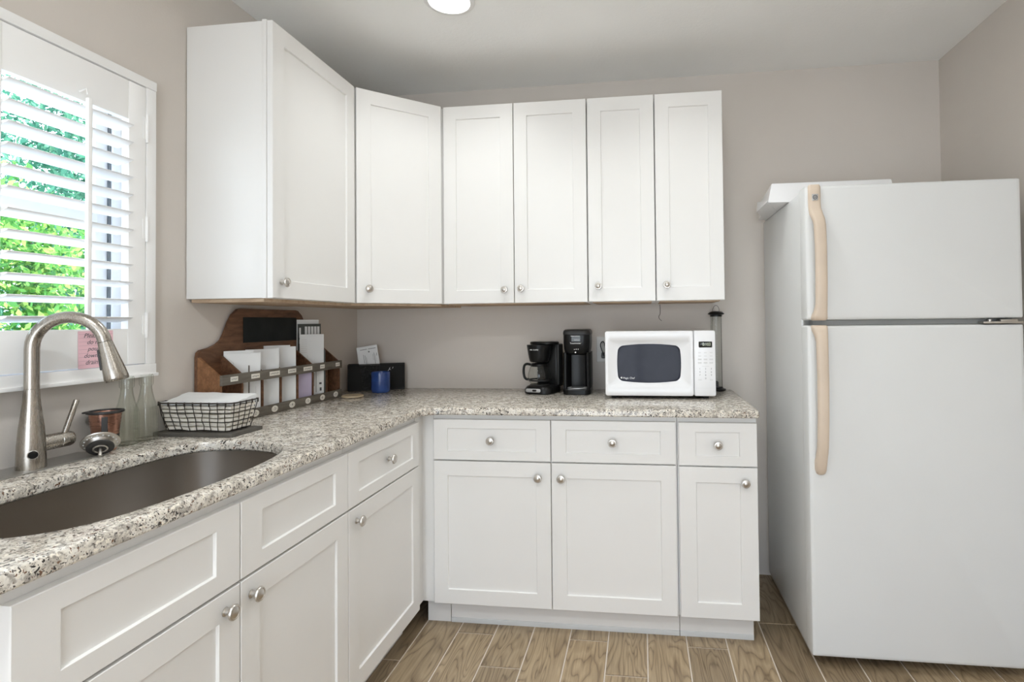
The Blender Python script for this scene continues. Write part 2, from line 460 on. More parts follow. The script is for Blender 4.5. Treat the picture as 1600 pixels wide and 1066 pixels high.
# ------------------------------------------------------------------ room shell
XR, ZC, YF = 2.986, 2.508, -5.0
WY0, WY1, WZ0, WZ1 = -2.235, -1.305, 1.135, 2.012     # left-wall window opening
def build_room():
    bm = B(); t = .14
    box(bm, (-t, YF, 0), (0, WY0, ZC)); box(bm, (-t, WY1, 0), (0, 0, ZC))
    box(bm, (-t, WY0, 0), (0, WY1, WZ0)); box(bm, (-t, WY0, WZ1), (0, WY1, ZC))
    struct('wall_left', bm, M['wall'])
    bm = B(); box(bm, (-t, 0, 0), (XR + t, t, ZC)); struct('wall_back', bm, M['wall'])
    bm = B(); box(bm, (XR, YF, 0), (XR + t, 0, ZC)); struct('wall_right', bm, M['wall'])
    # the wall behind the viewer, with a wide opening added to let in fill daylight
    bm = B(); box(bm, (-t, YF - t, 0), (.45, YF, ZC)); box(bm, (2.55, YF - t, 0), (XR + t, YF, ZC)); box(bm, (.45, YF - t, 2.1), (2.55, YF, ZC))
    struct('wall_front', bm, M['wall'])
    bm = B()
    for x0, x1 in ((.45, .52), (1.465, 1.535), (2.48, 2.55)): box(bm, (x0, YF - .09, 0), (x1, YF - .03, 2.1), .004)
    for z0, z1 in ((0, .08), (2.03, 2.1)): box(bm, (.52, YF - .088, z0), (1.465, YF - .032, z1)); box(bm, (1.535, YF - .088, z0), (2.48, YF - .032, z1))
    struct('fill_opening_frame', bm, M['jamb'])  # frame of the added daylight opening, out of view
    bm = B(); box(bm, (-t, YF - t, ZC), (XR + t, t, ZC + .15)); struct('ceiling', bm, M['ceiling'])
    # floor: grout bed and separate wood-look tiles in one mesh
    bm = B(); box(bm, (-t, YF - t, -.12), (XR + t, t, -.0025))
    ng = len(bm.faces)
    W, L, g = .1535, .6105, .0050
    for n in range(-5, 16):
        x0 = .6325 + W * n; x1 = x0 + W
        if x1 < 0 or x0 > XR: continue
        xa, xb = max(x0, 0) + g / 2, min(x1, XR) - g / 2
        y = -.6535 - .2035 * ((n - 1) % 3) + 2 * L
        while y > YF:
            ya, yb = max(y - L, YF) + g / 2, min(y, 0) - g / 2
            if yb > ya and xb > xa:
                e = .0012
                lo = [(xa, ya, -.0025), (xb, ya, -.0025), (xb, yb, -.0025), (xa, yb, -.0025)]
                hi = [(xa + e, ya + e, 0), (xb - e, ya + e, 0), (xb - e, yb - e, 0), (xa + e, yb - e, 0)]
                mid = [(p[0], p[1], -.0008) for p in lo]
                loft(bm, [lo, mid, hi], False, True)
            y -= L
    bm.faces.ensure_lookup_table()
    for f in bm.faces[ng:]: f.material_index = 1
    struct('floor', bm, [M['grout'], M['tile']], 10)
    bm = B(); box(bm, (-14, -14, -.5), (-t - .01, 14, -.3)); o = struct('ground', bm, M['bounce_ground'])  # ground made pale to bounce sunlight up onto the louvers
build_room()

# ------------------------------------------------------------------ shaker fronts and knobs
def shaker(bm, w, h, M_, stile=.058, rail=.058, t=.02, rec=.007):
    b = .0015
    o = lambda d, n: [(d, d, n), (w - d, d, n), (w - d, h - d, n), (d, h - d, n)]
    i = lambda d, n: [(stile + d, rail + d, n), (w - stile - d, rail + d, n), (w - stile - d, h - rail - d, n), (stile + d, h - rail - d, n)]
    loft(bm, [o(0, -t), o(0, -b), o(b, 0), i(-.0008, 0), i(0, -.001), i(.0012, -rec)], True, True, True, M_)
def knob(bm, x, z, M_, s=1.0):
    prof = [(.0095, 0), (.0095, .002), (.0062, .004), (.0055, .012), (.0075, .015), (.0145, .018), (.0168, .0205), (.0168, .023),
            (.0150, .0255), (.0125, .0258), (.0118, .0250), (.0100, .0254), (.0070, .0275), (.0030, .0284), (.0008, .0285)]
    lathe(bm, [(r * s, h * s) for r, h in prof], 24, M_ @ T(x, z, 0))
def add_front(root, name, M_, w, h, kx=None, kz=None, stile=.058, rail=.058, kname='knob'):
    bm = B(); shaker(bm, w, h, M_, stile, rail)
    d = obj(name, bm, M['white'], root)
    if kx is not None:
        bm = B(); knob(bm, kx, kz, M_)
        obj(kname, bm, M['nickel'], d)
    return d

# ------------------------------------------------------------------ wall cabinets
UB, UT = 1.352, 2.291
FX, FY = .323, -.333           # door front planes
def upper_body(root, lo, hi, inset=.018):
    bm = B(); box(bm, lo, hi, .0008); obj('body', bm, M['white'], root)
    bm = B(); box(bm, (lo[0] + inset, lo[1] + .004, lo[2] - .004), (hi[0] - inset, hi[1] - .004, lo[2] - .0005)); obj('bottom_panel', bm, M['ply'], root)
def build_uppers():
    # on the left wall
    r = thing('wall_cabinet', 'tall white one-door wall cabinet beside the window, its plain side panel in view', 'cabinet', (0, -.875, UB), 0)
    bm = B(); box(bm, (.003, -1.143, UB), (.286, -.612, UT), .0008); obj('body', bm, M['white'], r)
    bm = B(); box(bm, (.286, -1.146, UB - .001), (.302, -.612, UT + .004), .001); obj('face_frame', bm, M['white'], r)
    bm = B(); box(bm, (.01, -1.128, UB - .012), (.28, -.625, UB - .0005)); obj('bottom_panel', bm, M['ply'], r)
    add_front(r, 'door', F_left(FX, -1.143, UB), .533, UT - UB, .045, .055, .062, .062)
    # corner cabinet, angled
    r = thing('wall_cabinet', 'white corner wall cabinet whose single door is set at an angle', 'cabinet', (.2, -.2, UB), 0)
    poly = [(.003, -.003), (.003, -.606), (.302, -.606), (.306, -.602), (.610, -.316), (.612, -.312), (.612, -.003)]
    bm = B(); prism(bm, poly, UB, UT); obj('body', bm, M['white'], r)
    bm = B(); prism(bm, [(.02, -.02), (.02, -.59), (.295, -.59), (.596, -.31), (.596, -.02)], UB - .010, UB - .0005); obj('bottom_panel', bm, M['ply'], r)
    a, b = Vector((.3285, -.6055, 0)), Vector((.6125, -.3425, 0))
    d = (b - a); Ld = d.length
    add_front(r, 'door', frame((a.x, a.y, UB), d, (0, 0, 1)), Ld, UT - UB, .048, .062, .062, .062)
    # two-door cabinet
    x0, x1, x2, x3, x4 = .6185, .960, 1.3045, 1.613, 1.917
    r = thing('wall_cabinet', 'white two-door wall cabinet directly right of the angled corner cabinet', 'cabinet', ((x0 + x2) / 2, -.15, UB), 0)
    upper_body(r, (x0 - .004, -.312, UB), (x2 - .001, -.003, UT))
    w = x1 - x0 - .0025
    add_front(r, 'door', F_back(x0, FY, UB), w, UT - UB, w - .042, .062, .062, .062)
    w2 = x2 - x1 - .004
    add_front(r, 'door', F_back(x1 + .0015, FY, UB), w2, UT - UB, .032, .066, .062, .062)
    for k, (a_, b_, lab) in enumerate(((x2, x3, 'narrow white one-door wall cabinet above the microwave window, second from the right'),
                                       (x3, x4, 'rightmost narrow white one-door wall cabinet, the one nearest the refrigerator'))):
        r = thing('wall_cabinet', lab, 'cabinet', ((a_ + b_) / 2, -.15, UB), 0)
        upper_body(r, (a_ + .001, -.312, UB), (b_ - .001, -.003, UT))
        w = b_ - a_ - .006
        add_front(r, 'door', F_back(a_ + .0035, FY, UB + .001), w, UT - UB - .001, .045, .070, .062, .062)
build_uppers()

# ------------------------------------------------------------------ base cabinets
ZB, ZD0, ZD1, ZT, ZCAB = .098, .687, .693, .860, .8835
def base_shell(root, lo, hi, face, fw=.018, mids=(), rails=()):
    """open-topped carcass; face: 'y' front is lo.y, 'x' front is hi.x"""
    bm = B(); x0, y0, z0 = lo; x1, y1, z1 = hi; t = .016
    if face == 'y':
        box(bm, (x0, y0, z0), (x0 + t, y1, z1)); box(bm, (x1 - t, y0, z0), (x1, y1, z1))
        box(bm, (x0 + t, y0 + .018, z0), (x1 - t, y1 - t, z0 + t)); box(bm, (x0 + t, y1 - t, z0), (x1 - t, y1, z1))
        box(bm, (x0 + t, y0, .845), (x1 - t, y0 + t, z1)); box(bm, (x0 + t, y0, z0), (x1 - t, y0 + t, z0 + .03))
        box(bm, (x0 + t, y0, .665), (x1 - t, y0 + t, .715))
        for m_ in mids: box(bm, (m_ - .02, y0, z0 + .03), (m_ + .02, y0 + t, .665)); box(bm, (m_ - .02, y0, .715), (m_ + .02, y0 + t, .845))
    else:
        box(bm, (x0, y0, z0), (x1, y0 + t, z1)); box(bm, (x0, y1 - t, z0), (x1, y1, z1))
        box(bm, (x0 + t, y0 + t, z0), (x1 - .018, y1 - t, z0 + t)); box(bm, (x0, y0 + t, z0), (x0 + t, y1 - t, z1))
        box(bm, (x1 - t, y0 + t, .845), (x1, y1 - t, z1)); box(bm, (x1 - t, y0 + t, z0), (x1, y1 - t, z0 + .03))
        box(bm, (x1 - t, y0 + t, .665), (x1, y1 - t, .715))
        for m_ in mids: box(bm, (x1 - t, m_ - .02, z0 + .03), (x1, m_ + .02, .665)); box(bm, (x1 - t, m_ - .02, .715), (x1, m_ + .02, .845))
    obj('carcass', bm, M['white'], root)
def build_bases():
    D, G = -.626, .641
    fy, gx = D + .0205, G - .0205            # carcass fronts
    b1, b2, b3a, b3, b4 = .676, 1.174, 1.6755, 1.6855, 1.986
    # back run, two drawers over two doors
    r = thing('base_cabinet', 'white base cabinet with two drawers over two doors, under the coffee makers', 'cabinet', (1.18, -.3, 0), 0)
    base_shell(r, (.672, fy, ZB - .003), (1.679, -.003, ZCAB), 'y', mids=(b2,))
    g = .0018
    for a_, c_, kn in ((b1, b2, 'R'), (b2, b3a, 'L')):
        w = c_ - a_ - 2 * g
        add_front(r, 'drawer', F_back(a_ + g, D, ZD1), w, ZT - ZD1, w / 2, (ZT - ZD1) * .5, .060, .037)
        add_front(r, 'door', F_back(a_ + g, D, ZB), w, ZD0 - ZB, (w - .050) if kn == 'R' else .041, ZD0 - ZB - .058, .060, .060)
    bm = B(); box(bm, (.735, -.579, 0), (1.682, -.563, ZB - .004)); obj('toe_kick', bm, M['toe'], r)
    bm = B(); box(bm, (.735, -.583, 0), (1.682, -.579, .020), .001); obj('shoe_strip', bm, M['shoe'], r)
    # back run, narrow
    r = thing('base_cabinet', 'narrow white base cabinet with one drawer over one door, next to the refrigerator', 'cabinet', (1.84, -.3, 0), 0)
    base_shell(r, (1.681, fy, ZB - .003), (b4, -.003, ZCAB), 'y')
    w = b4 - b3 - .001
    add_front(r, 'drawer', F_back(b3, D, ZD1 - .002), w, ZT - ZD1 + .001, w / 2, (ZT - ZD1) * .5, .066, .037)
    add_front(r, 'door', F_back(b3, D, ZB), w, ZD0 - ZB - .002, w - .048, ZD0 - ZB - .057, .066, .060)
    bm = B(); box(bm, (1.684, -.579, 0), (1.970, -.563, ZB - .004)); obj('toe_kick', bm, M['toe'], r)
    bm = B(); box(bm, (1.684, -.583, 0), (1.970, -.579, .020), .001); obj('shoe_strip', bm, M['shoe'], r)
    # corner
    r = thing('base_cabinet', 'white blind corner base cabinet, only its plain filler panels in view', 'cabinet', (.3, -.3, 0), 0)
    bm = B()
    box(bm, (.606, -.684, ZB - .003), (gx, fy, ZCAB)); box(bm, (gx, fy, ZB - .003), (.670, fy + .016, ZCAB))
    obj('filler_panel', bm, M['white'], r)
    bm = B(); box(bm, (.003, -.684, ZB - .003), (.604, -.668, ZCAB)); box(bm, (.654, fy + .018, ZB - .003), (.670, -.003, ZCAB)); box(bm, (.003, -.666, ZB - .003), (.60, -.003, ZB + .013)); obj('carcass', bm, M['white'], r)
    bm = B(); box(bm, (.632, -.579, 0), (.732, -.563, ZB - .004)); obj('toe_kick', bm, M['toe'], r)
    # left run
    l1, l2, l3, l4 = -.687, -1.233, -1.693, -2.152
    r = thing('base_cabinet', 'white base cabinet with one drawer over one door, between the sink cabinet and the corner', 'cabinet', (.3, -.96, 0), 0)
    base_shell(r, (.003, l2 + .001, ZB - .003), (gx, l1 - .001, ZCAB), 'x')
    w = l1 - l2 - 2 * g
    zz0, zz1 = .680, .686
    add_front(r, 'drawer', F_left(G, l2 + g, zz1), w, ZT - zz1, w * .5, (ZT - zz1) * .52, .062, .040)
    add_front(r, 'door', F_left(G, l2 + g, ZB + .003), w, zz0 - ZB - .003, .046, zz0 - ZB - .046, .062, .060)
    bm = B(); box(bm, (.552, l2 + .001, 0), (.566, l1 - .001, ZB - .004)); obj('toe_kick', bm, M['toe'], r)
    r = thing('base_cabinet', 'white sink base cabinet with two blank drawer fronts over two doors', 'cabinet', (.3, -1.92, 0), 0)
    base_shell(r, (.003, l4, ZB - .003), (gx, l2 - .001, ZCAB), 'x', mids=(l3,))
    for a_, c_, kn in ((l3, l2, 'L'), (l4, l3, 'R')):
        w = c_ - a_ - 2 * g
        add_front(r, 'drawer_front', F_left(G, a_ + g, zz1), w, ZT - zz1, None, None, .070, .040)
        add_front(r, 'door', F_left(G, a_ + g, ZB + .003), w, zz0 - ZB - .003, .032 if kn == 'L' else w - .045, zz0 - ZB - .044, .062, .060)
    bm = B(); box(bm, (.552, l4, 0), (.566, l2 - .001, ZB - .004)); obj('toe_kick', bm, M['toe'], r)
build_bases()

# ------------------------------------------------------------------ countertop and sink
CT, CBOT = .914, .884
SINK = [(.205, -2.02), (.195, -1.85), (.193, -1.65), (.196, -1.47), (.215, -1.375), (.270, -1.330), (.34, -1.318), (.41, -1.326), (.485, -1.358), (.545, -1.415),
        (.578, -1.51), (.595, -1.63), (.599, -1.75), (.593, -1.87), (.573, -1.965), (.530, -2.025), (.46, -2.055), (.36, -2.062), (.27, -2.055)]
def offset(loop, d):
    n = len(loop); out = []
    for i in range(n):
        a, b, c = Vector(loop[i - 1]), Vector(loop[i]), Vector(loop[(i + 1) % n])
        t1 = (b - a).normalized(); t2 = (c - b).normalized()
        n1 = Vector((t1.y, -t1.x)); n2 = Vector((t2.y, -t2.x))
        m_ = (n1 + n2)
        if m_.length < 1e-6: m_ = n1
        m_.normalize(); k = 1 / max(.4, m_.dot(n1))
        out.append(b + m_ * d * k)
    return out
sink_loop = [Vector((p.x, p.y)) for p in smooth_path([(x, y, 0) for x, y in SINK], 5, True)]
def area(l): return sum(l[i - 1].x * l[i].y - l[i].x * l[i - 1].y for i in range(len(l))) / 2
if area(sink_loop) < 0: sink_loop.reverse()
def build_counter():
    r0 = .085; cx, cy = .647, -.657
    outer = [Vector(p) for p in [(.002, -2.27), (.647, -2.27)]]
    outer += [Vector((.647, y)) for y in (-1.9, -1.5, -1.1)]
    for i in range(9):
        a = PI - (PI / 2) * i / 8
        outer.append(Vector((cx + r0 + r0 * math.cos(a), cy - r0 + r0 * math.sin(a))))
    outer += [Vector(p) for p in [(1.2, -.657), (1.975, -.657), (1.988, -.652), (1.993, -.639), (1.993, -.002), (.002, -.002)]]
    if area(outer) < 0: outer.reverse()
    bm = B()
    def ring(loop, sgn):
        # profile from bottom to top: loop offset inward (into the stone) by d
        rows = []
        for d, z in ((.003, CBOT), (0, CBOT + .004), (0, CT - .010), (.0015, CT - .005), (.004, CT - .0018), (.010, CT)):
            L = offset(loop, -d * sgn)
            rows.append([bm.verts.new((p.x, p.y, z)) for p in L])
        n = len(loop)
        for a, b in zip(rows, rows[1:]):
            for i in range(n):
                j = (i + 1) % n; bm.faces.new((a[i], a[j], b[j], b[i]))
        return rows[0], rows[-1]
    o0, o1 = ring(outer, 1); h0, h1 = ring(sink_loop, -1)
    for A, Bv in ((o1, h1), (o0, h0)):
        es = []
        for L in (A, Bv):
            for i in range(len(L)):
                e = bm.edges.get((L[i - 1], L[i])) or bm.edges.new((L[i - 1], L[i]))
                es.append(e)
        bmesh.ops.triangle_fill(bm, use_beauty=True, use_dissolve=False, edges=es)
    o = obj('countertop', bm, M['granite'], None, 30)
    tag(o, 'L-shaped speckled cream and brown granite countertop running over the base cabinets', 'countertop')
    # undermount basin
    s = thing('kitchen_sink', 'D-shaped stainless steel sink bowl set under the granite below the window', 'sink', (.39, -1.7, .68), 0)
    bm = B()
    loops = []
    for d, z in ((.0060, .8832), (.0035, .8830), (.0035, .86), (-.004, .76), (-.016, .705), (-.035, .690), (-.070, .684)):
        loops.append([(p.x, p.y, z) for p in offset(sink_loop, d)])
    c = Vector((.39, -1.70))
    for k in (.6, .25):
        loops.append([(c.x + (x - c.x) * k, c.y + (y - c.y) * k, .684 - (1 - k) * .006) for x, y, z in loops[6]])
    loft(bm, loops, False, True)
    o = obj('basin', bm, M['sink'], s)
    bm = B(); lathe(bm, [(.045, .6815), (.055, .6805), (.056, .6825), (.050, .6845), (.040, .684), (.036, .680)], 32, T(.39, -1.70, 0), False, True); obj('drain', bm, M['nickel'], s)
    # back ledge strip behind the sink
    bm = B(); box(bm, (.002, -2.27, CT + .0003), (.102, -1.505, CT + .003), .0008)
    o = struct('trim_1', bm, M['strip'])
build_counter()

# ------------------------------------------------------------------ faucet
def build_faucet():
    bx, by, z0 = .062, -1.668, CT + .003
    r = thing('faucet', 'brushed steel pull-down kitchen faucet with a tall arched spout by the window', 'faucet', (bx, by, z0), 0)
    bm = B()
    lathe(bm, [(.0282, 0), (.0286, .003), (.0283, .02), (.0268, .06), (.0238, .10), (.0192, .14), (.0166, .165), (.0152, .19), (.0150, .1925), (.0140, .1935)], 40, T(bx, by, z0))
    obj('body', bm, M['steel'], r)
    d = Vector((.92, .39, 0)).normalized(); h = Vector((bx, by, 0))
    R = .0755; pts = [h + Vector((0, 0, z0 + .1935)), h + Vector((0, 0, 1.15)), h + Vector((0, 0, 1.208))]
    for i in range(1, 17):
        a = PI - math.radians(170) * i / 16
        pts.append(h + d * (R + R * math.cos(a)) + Vector((0, 0, 1.210 + R * math.sin(a))))
    bm = B(); tube(bm, pts, .0147, 20)
    obj('spout', bm, M['steel'], r)
    p = pts[-1]; t = (pts[-1] - pts[-2]).normalized()
    bm = B()
    zax = t; xax = zax.orthogonal().normalized(); yax = zax.cross(xax)
    mm = Matrix.Identity(4)
    for i in range(3): mm[i][0] = xax[i]; mm[i][1] = yax[i]; mm[i][2] = zax[i]; mm[i][3] = p[i]
    lathe(bm, [(.0138, .0005), (.0152, .0015), (.0154, .004), (.0190, .037), (.0238, .076), (.0254, .093), (.0251, .100), (.0233, .1025), (.0205, .1005)], 32, mm)
    hd = obj('spray_head', bm, M['steel'], r)
    # rocker button on the side towards the wall corner of the head
    side = Vector((-.75, -.66, 0)); side = (side - t * side.dot(t)).normalized(); oth = t.cross(side)
    mb = Matrix.Identity(4)
    o_ = p + t * .043 + side * .0175
    tilt = (t + side * .12).normalized(); sd = (side - tilt * side.dot(tilt)).normalized()
    for i in range(3): mb[i][0] = sd[i]; mb[i][1] = tilt.cross(sd)[i]; mb[i][2] = tilt[i]; mb[i][3] = o_[i]
    bm = B(); box(bm, (-.002, -.006, -.026), (.0055, .006, .026), .002, mb); obj('spray_button', bm, M['rubber'], hd)
    # side lever
    bm = B()
    Mh = T(bx + .002, by, .972) @ RX(-PI / 2)          # local z -> +y
    lathe(bm, [(.0196, .015), (.0196, .058), (.0186, .0588), (.0186, .0602), (.0196, .061), (.0196, .086), (.0178, .091), (.011, .093)], 28, Mh)
    hv = obj('valve_barrel', bm, M['steel'], r)
    a0 = Vector((bx + .004, by + .074, .985)); a1 = Vector((bx + .010, by + .100, 1.070))
    bm = B(); tube(bm, [a0, a0.lerp(a1, .5), a1 - (a1 - a0).normalized() * .002, a1], [.0066, .0064, .0062, .0050], 14); obj('lever', bm, M['steel'], hv)
    # sensor window
    ang = math.radians(-32)
    Ms = T(bx, by, z0 + .036) @ RZ(ang) @ T(.0268, 0, 0) @ RY(PI / 2)
    bm = B(); lathe(bm, [(.0108, -.004), (.0108, .0016), (.0096, .0026), (.0092, .0020)], 24, Ms, True, False); sr = obj('sensor_ring', bm, M['nickel'], r)
    bm = B(); lathe(bm, [(.0093, 0), (.0090, .0024), (.004, .0030)], 24, Ms); obj('sensor_eye', bm, M['black'], sr)
build_faucet()

# ------------------------------------------------------------------ window and shutters
def build_window():
    # double-hung window set back in the wall
    bm = B()
    xo0, xo1 = -.135, -.075
    yb, ya = WY1, WY0
    for y0, y1 in ((ya, ya + .03), (yb - .030, yb)): box(bm, (xo0, y0, WZ0), (xo1, y1, WZ1), .002)
    for z0, z1 in ((WZ0, WZ0 + .035), (WZ1 - .03, WZ1)): box(bm, (xo0, ya + .03, z0), (xo1, yb - .03, z1), .002)
    for y0, y1 in ((ya + .03, ya + .075), (yb - .072, yb - .034)): box(bm, (-.120, y0, WZ0 + .035), (-.090, y1, WZ1 - .03), .002)
    box(bm, (-.122, ya + .075, 1.555), (-.082, yb - .072, 1.605), .002)
    box(bm, (-.120, ya + .075, WZ0 + .035), (-.090, yb - .072, WZ0 + .085), .002)
    w = struct('window_1', bm, M['jamb'])
    bm = B(); box(bm, (-.107, ya + .07, WZ0 + .04), (-.103, yb - .07, WZ1 - .03)); g = obj('pane', bm, M['pane'], w)
    bm = B(); box(bm, (-.0895, yb - .0338, WZ0 + .036), (-.0805, yb - .0302, WZ1 - .031)); obj('track', bm, M['track'], w)
    # shutter casing on the wall face
    bm = B()
    y0, y1, z0, z1 = -2.253, -1.289, 1.112, 2.031
    def casing(a, b_): box(bm, a, b_, .003)
    casing((.001, y1 - .034, z0 + .033), (.030, y1, z1 - .028)); casing((.001, y0, z0 + .033), (.030, y0 + .034, z1 - .028))
    casing((.001, y0, z1 - .028), (.032, y1, z1)); casing((.001, y0, z0), (.033, y1, z0 + .033))
    box(bm, (.001, y0, z0 - .006), (.040, y1 + .001, z0 + .004), .002)
    struct('trim_2', bm, M['shutter'])
    # one hinged louvred panel
    ye, yi = -1.3255, -1.382            # hinge side stile
    yl, yk = -1.769, -1.712
    zt, zb = 2.000, 1.1475
    rt, rb = 1.884, 1.254
    cyc = (ye + yl) / 2
    r = thing('window_shutter', 'white louvred plantation shutter panel with tilt bar, hinged beside the wall cabinet', 'shutter', (.0165, cyc, zb), 0)
    xa, xb = .004, .029
    for a, b_ in ((yi, ye), (yl, yk)):
        bm = B(); box(bm, (xa, a, zb), (xb, b_, zt), .0018); obj('stile', bm, M['shutter'], r)
    bm = B(); box(bm, (xa + .001, yk, rt), (xb - .001, yi, zt), .0015); obj('top_rail', bm, M['shutter'], r)
    bm = B(); box(bm, (xa + .001, yk, zb), (xb - .001, yi, rb), .0015); obj('bottom_rail', bm, M['shutter'], r)
    th = math.radians(12); wl = .0635; n = 12
    for k in range(n):
        zc = 1.288 + .0524 * k - .5 * wl * math.sin(th)
        Ml = T(.0165, 0, zc) @ RY(-th)        # front edge (+x) raised
        loops = []
        for y in (yk + .001, yi - .001):
            L = []
            for i in range(20):
                a = 2 * PI * i / 20
                L.append((wl / 2 * math.copysign(abs(math.cos(a)) ** .9, math.cos(a)), y, .0048 * math.sin(a)))
            loops.append(L)
        bm = B(); loft(bm, loops, True, True, True, Ml); obj('louver', bm, M['shutter'], r, 60)
    bm = B()
    box(bm, (.0525, -1.5335, 1.27), (.0640, -1.5215, 1.885), .003); obj('tilt_bar', bm, M['shutter'], r)
    bm = B()
    tube(bm, [(.029, -1.5275, 1.905), (.050, -1.5275, 1.912), (.054, -1.5275, 1.895)], .0022, 8); obj('bar_catch', bm, M['shutter'], r)
    for za, zb_ in ((1.829, 1.917), (1.522, 1.600), (1.226, 1.304)):
        bm = B(); tube(bm, [(.0325, -1.3240, za), (.0325, -1.3240, zb_)], .0042, 10); box(bm, (.0292, -1.336, za + .01), (.0310, -1.3245, zb_ - .01)); obj('hinge', bm, M['shutter'], r)
    dup(r, (.0165, cyc - .4465, zb), None, 'white louvred plantation shutter panel farther from the wall cabinet, at the left picture edge')
build_window()

def build_note():
    r = thing('note', 'pink lined paper note handwritten in pen, stuck to the shutter behind the faucet', 'note', (.0295, -1.48, 1.2), 0)
    Fm = frame((.0290, -1.528, 1.146), (0, 1, .012), (0, -.012, 1))
    bm = B(); box(bm, (0, 0, 0), (.099, .103, .0006), 0, Fm); s = obj('sheet', bm, M['pink'], r)
    bm = B()
    for k in range(9): box(bm, (.002, .010 + .0105 * k, .0006), (.097, .0105 + .0105 * k, .0008), 0, Fm)
    obj('ruled_lines', bm, M['pinkink'], s)
    bm = B()
    for i, (tx, x) in enumerate((('Please', .036), ('do not', .046), ('pour', .042), ('down', .034), ('drain', .036))):
        text_bm(bm, tx, .017, Fm @ T(x, .090 - .0185 * i, .0006), .0003, 'CENTER', .35)
    obj('handwriting', bm, M['ink'], s)
build_note()

# ------------------------------------------------------------------ ceiling lamps
def build_lamps():
    proto = None
    labs = ['round recessed ceiling light glowing above the angled corner cabinet', 'round recessed ceiling light above the microwave side, just out of view',
            'round recessed ceiling light above the sink side, behind the viewer', 'round recessed ceiling light on the right, behind the viewer',
            'added round fill light in the ceiling at far left, unseen behind the viewer', 'added round fill light in the ceiling at far right, unseen behind the viewer']  # this rear pair is invented, added only to fill the room with light
    for i, (x, y) in enumerate(LAMP_SPOTS):
        if proto is None:
            r = thing('ceiling_light', labs[i], 'ceiling light', (x, y, ZC), 0, 'recessed ceiling lights')
            bm = B(); lathe(bm, [(.098, -.0005), (.098, -.004), (.094, -.0075), (.080, -.009), (.078, -.006)], 40, T(x, y, ZC), True, False); obj('trim_ring', bm, M['trimring'], r)
            bm = B(); lathe(bm, [(.0785, -.002), (.0785, -.0065), (.060, -.0085), (.02, -.0095)], 40, T(x, y, ZC)); obj('lens', bm, M['lens'], r)
            proto = r
        else:
            r = dup(proto, (x, y, ZC), None, labs[i])
        L = bpy.data.lights.new('lamp_glow', 'AREA'); L.shape = 'DISK'; L.spread = math.radians(128 if i < 2 else 180); L.size = .14; L.energy = LAMP_W[i]; L.color = LAMP_COLOR
        lo = bpy.data.objects.new('lamp_glow', L); COL.objects.link(lo); lo.parent = r; lo.location = (0, 0, -.012)
build_lamps()

